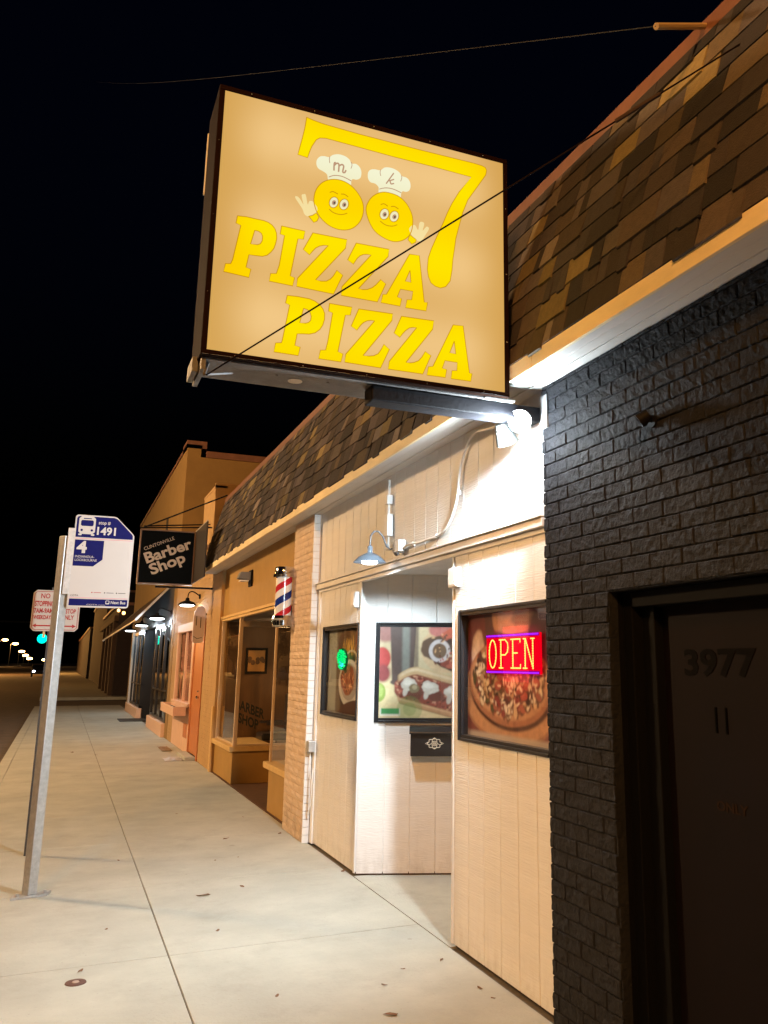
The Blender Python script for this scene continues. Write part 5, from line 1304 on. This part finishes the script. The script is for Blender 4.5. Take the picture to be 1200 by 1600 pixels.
for i, (px, py) in enumerate(((8,1000),(24,1006),(34,1018),(40,1024),(46,1029),(52,1034),(60,1033),(70,1031))):
    q = at(px, py, 2, 8.6)
    street_lamp(q.x-1.6, q.y, 8.6, 1.4, '%s of the small distant street lamps on the left, counting from the nearest' % names[i], power=(9000 if i < 2 else 0), emr=.0022*q.y)
lamp('far_street_light', 'POINT', (-6, 75, 9), 9000, ORANGE, None, .3)
bpy.data.objects.remove(bpy.data.objects['far_street_light'])
l2 = street_lamp(-15.6, 66, 9.0, 1.5, 'street lamp beyond the side street, left of the road', power=3000)
street_lamp(-15.6, 140, 9.0, 1.5, 'street lamp well beyond the side street, left of the road', power=30000)
# traffic light
q = at(66,998,1,62)
tr = thing('traffic_light', (q.x-3,62,0), 'traffic light showing green over the far crossing', 'traffic light')
b = MB(); b.tube([(-15.0,62,0),(-15.0,62,4.2)], .08, 8); b.tube([(-15.0,62,4.1),(q.x+.3,62,4.1)], .05, 8); b.build('mast', M['blackmetal'], tr)
b = MB(); b.box(q.x-.18,q.x+.18,61.9,62.1,q.z-.3,q.z+.75); b.build('signal_head', M['blackmetal'], tr)
b = MB(); b.ball((q.x,61.85,q.z), .30, 14); b.build('green_lamp', emit('green signal', (.0,.8,.55), 2.2), tr)
# far row beyond the side street
def dark_building(x0_, x1_, y0_, y1_, h, label, mm, wins=()):
    t = thing('distant_building', ((x0_+x1_)/2,(y0_+y1_)/2,0), label, 'building', 'unlit buildings down the street')
    b = MB(); b.box(x0_,x1_,y0_,y1_,0,h); b.build('wall', mm, t)
    b = MB(); b.box(x0_-.1,x1_+.1,y0_-.1,y1_+.1,h+.001,h+.15); b.build('coping', M['ridge'], t)
    return t
db = mat('dark red brick', (.030,.017,.014), .8, var=.3, vscale=5, bump=.5, bscale=20)
d1_ = dark_building(2.4, 14, 46.5, 64, 4.4, 'unlit dark brick building just past the side street', db)
b = MB()
for y_ in (47.2, 50.5, 54.5, 59): b.box(2.22,2.42,y_,y_+.8,0,3.6)
b.box(2.2,2.42,46.6,64,3.61,3.9); b.build('pilaster', mat('tan brick pier', (.075,.042,.024), .8), d1_)
b = MB()
for y_ in (48.3, 51.8, 55.8, 60.2): b.box(2.37,2.399,y_,y_+2.0,.7,3.0)
b.build('window', M['blackpaint'], d1_)
dark_building(2.6, 14, 66, 95, 6.5, 'unlit taller building further past the side street', mat('dull brick', (.02,.013,.011), .8))
dark_building(2.4, 14, 97, 160, 5, 'last low unlit building on the right, far down the street', mat('dull brick b', (.02,.014,.012), .8))
for i, (ya, yb, h) in enumerate(((55,85,5.0),(90,120,5.5),(125,200,6.0))):
    dark_building(-34, -22, ya, yb, h, ['nearest','middle','farthest'][i]+' low unlit building across the road on the left', mat('dull wall', (.05,.03,.02), .9))
# trees along the left, dark
leafm = mat('night foliage', (.05,.06,.025), .9)
barkm = mat('bark', (.06,.04,.03), .9)
def tree(x, y, h, label, seed):
    r_ = random.Random(seed); t = thing('street_tree', (x,y,0), label, 'tree', 'trees along the far left kerb')
    b = MB(); b.tube([(x,y,0),(x+.1,y,h*.3),(x,y+.1,h*.6)], [.22,.16,.08], 8)
    for k in range(5):
        an = r_.random()*6.28; b.tube([(x,y,h*(.3+.06*k)),(x+math.cos(an)*h*.2,y+math.sin(an)*h*.2,h*(.55+.06*k))], [.07,.03], 5)
    b.build('trunk', barkm, t)
    b = MB()
    for k in range(1500):
        cx2, cz2 = r_.gauss(0,.17)*h, r_.gauss(.64,.14)*h; cy2 = r_.gauss(0,.17)*h
        if noise.noise(Vector((cx2*.8+seed, cy2*.8, cz2*.8))) < -.05: continue
        s_ = .10+.12*r_.random(); d = Vector((r_.gauss(0,1), r_.gauss(0,1), r_.gauss(0,1))).normalized(); e_ = d.orthogonal().normalized(); f_ = d.cross(e_)
        c_ = Vector((x+cx2,y+cy2,max(cz2,h*.28)))
        b.add([c_-e_*s_, c_+f_*s_*.5, c_+e_*s_, c_-f_*s_*.5], [(0,1,2,3)])
    b.build('crown', leafm, t)
for i, (x, y, h) in enumerate(((-17,75,5.5),(-17.5,98,6),(-17,122,5.0),(-17.5,140,6.5),(-18,185,7))):
    tree(x, y, h, '%s dark street tree from the near end of the row across the road' % names[i], 40+i)
for k, (px, py) in enumerate(((186,954),(194,958))):
    q = at(px, py, 0, 2.36); t = thing('wall_lantern', q, ['nearer of two small warm lanterns on the dark brick building','farther of two small warm lanterns on the dark brick building'][1-k], 'wall lamp', 'lanterns on the dark brick building')
    b = MB(); b.box(2.30,2.399,q.y-.05,q.y+.05,q.z+.08,q.z+.14); b.build('bracket', M['blackmetal'], t)
    b = MB(); b.lathe((q.x-.02,q.y,q.z-.07), [(.03,0),(.07,.03),(.07,.12),(.02,.15)], (0,0,1), 10, True); b.build('lantern_glass', emit('lantern glow', (1,.5,.15), 6), t)
# cars far away with headlights
def car(x, y, label, facing=-1, lightcol=(1,.95,.85), e=18, on=True):
    t = thing('parked_car' if not on else 'moving_car', (x,y,0), label, 'car', 'cars down the street')
    bodym = mat('dark car paint', (.03,.03,.035), .25)
    sec = [(-2.2,.35),(-2.25,.75),(-1.9,.92),(-1.1,1.0),(-.5,1.42),(.9,1.45),(1.6,1.02),(2.15,.92),(2.25,.6),(2.2,.32)]
    b = MB(); b.prism([(x-.85,y+a,z-.1) for a, z in sec], (1.7,0,0)); b.build('body', bodym, t, bevel=.08)
    b = MB(); b.prism([(x-.865,y+a,z-.1) for a, z in [(-.95,1.03),(-.45,1.36),(.8,1.38),(1.35,1.05)]], (1.73,0,0)); b.build('side_glass', M['blackpaint'], t)
    b = MB(); b.obox((x,y-.82,1.10),(.72,0,0),(0,.26,.17),(0,-.008,.012)); b.build('windscreen', M['blackpaint'], t)
    for sx_ in (-1,1):
        for sy_ in (-1.4,1.4):
            b = MB(); b.lathe((x+sx_*.87,y+sy_,.20), [(0,-.1),(.32,-.1),(.32,.02),(.2,.03),(0,.03)], (sx_,0,0), 18); b.build('wheel', M['blackwire'], t)
    for sx_ in (-.6,.6):
        b = MB(); b.ball((x+sx_,y+facing*2.25,.55), .16 if on else .09, 10, (1,.4,.7)); b.build('headlight', emit('headlight glow', lightcol, e) if on else M['chrome'], t)
car(at(62,1049,1,118).x, 118, 'oncoming car with bright bluish headlights far down the road', e=12, lightcol=(.8,.85,1.0))
car(at(58,1046,1,175).x, 175, 'second, farther oncoming car with warm headlights', e=14, lightcol=(1,.75,.4))
car(-12.6, 70, 'dark car parked at the opposite kerb, nearer one', on=False)
car(-12.6, 90, 'dark car parked at the opposite kerb, farther one', on=False)
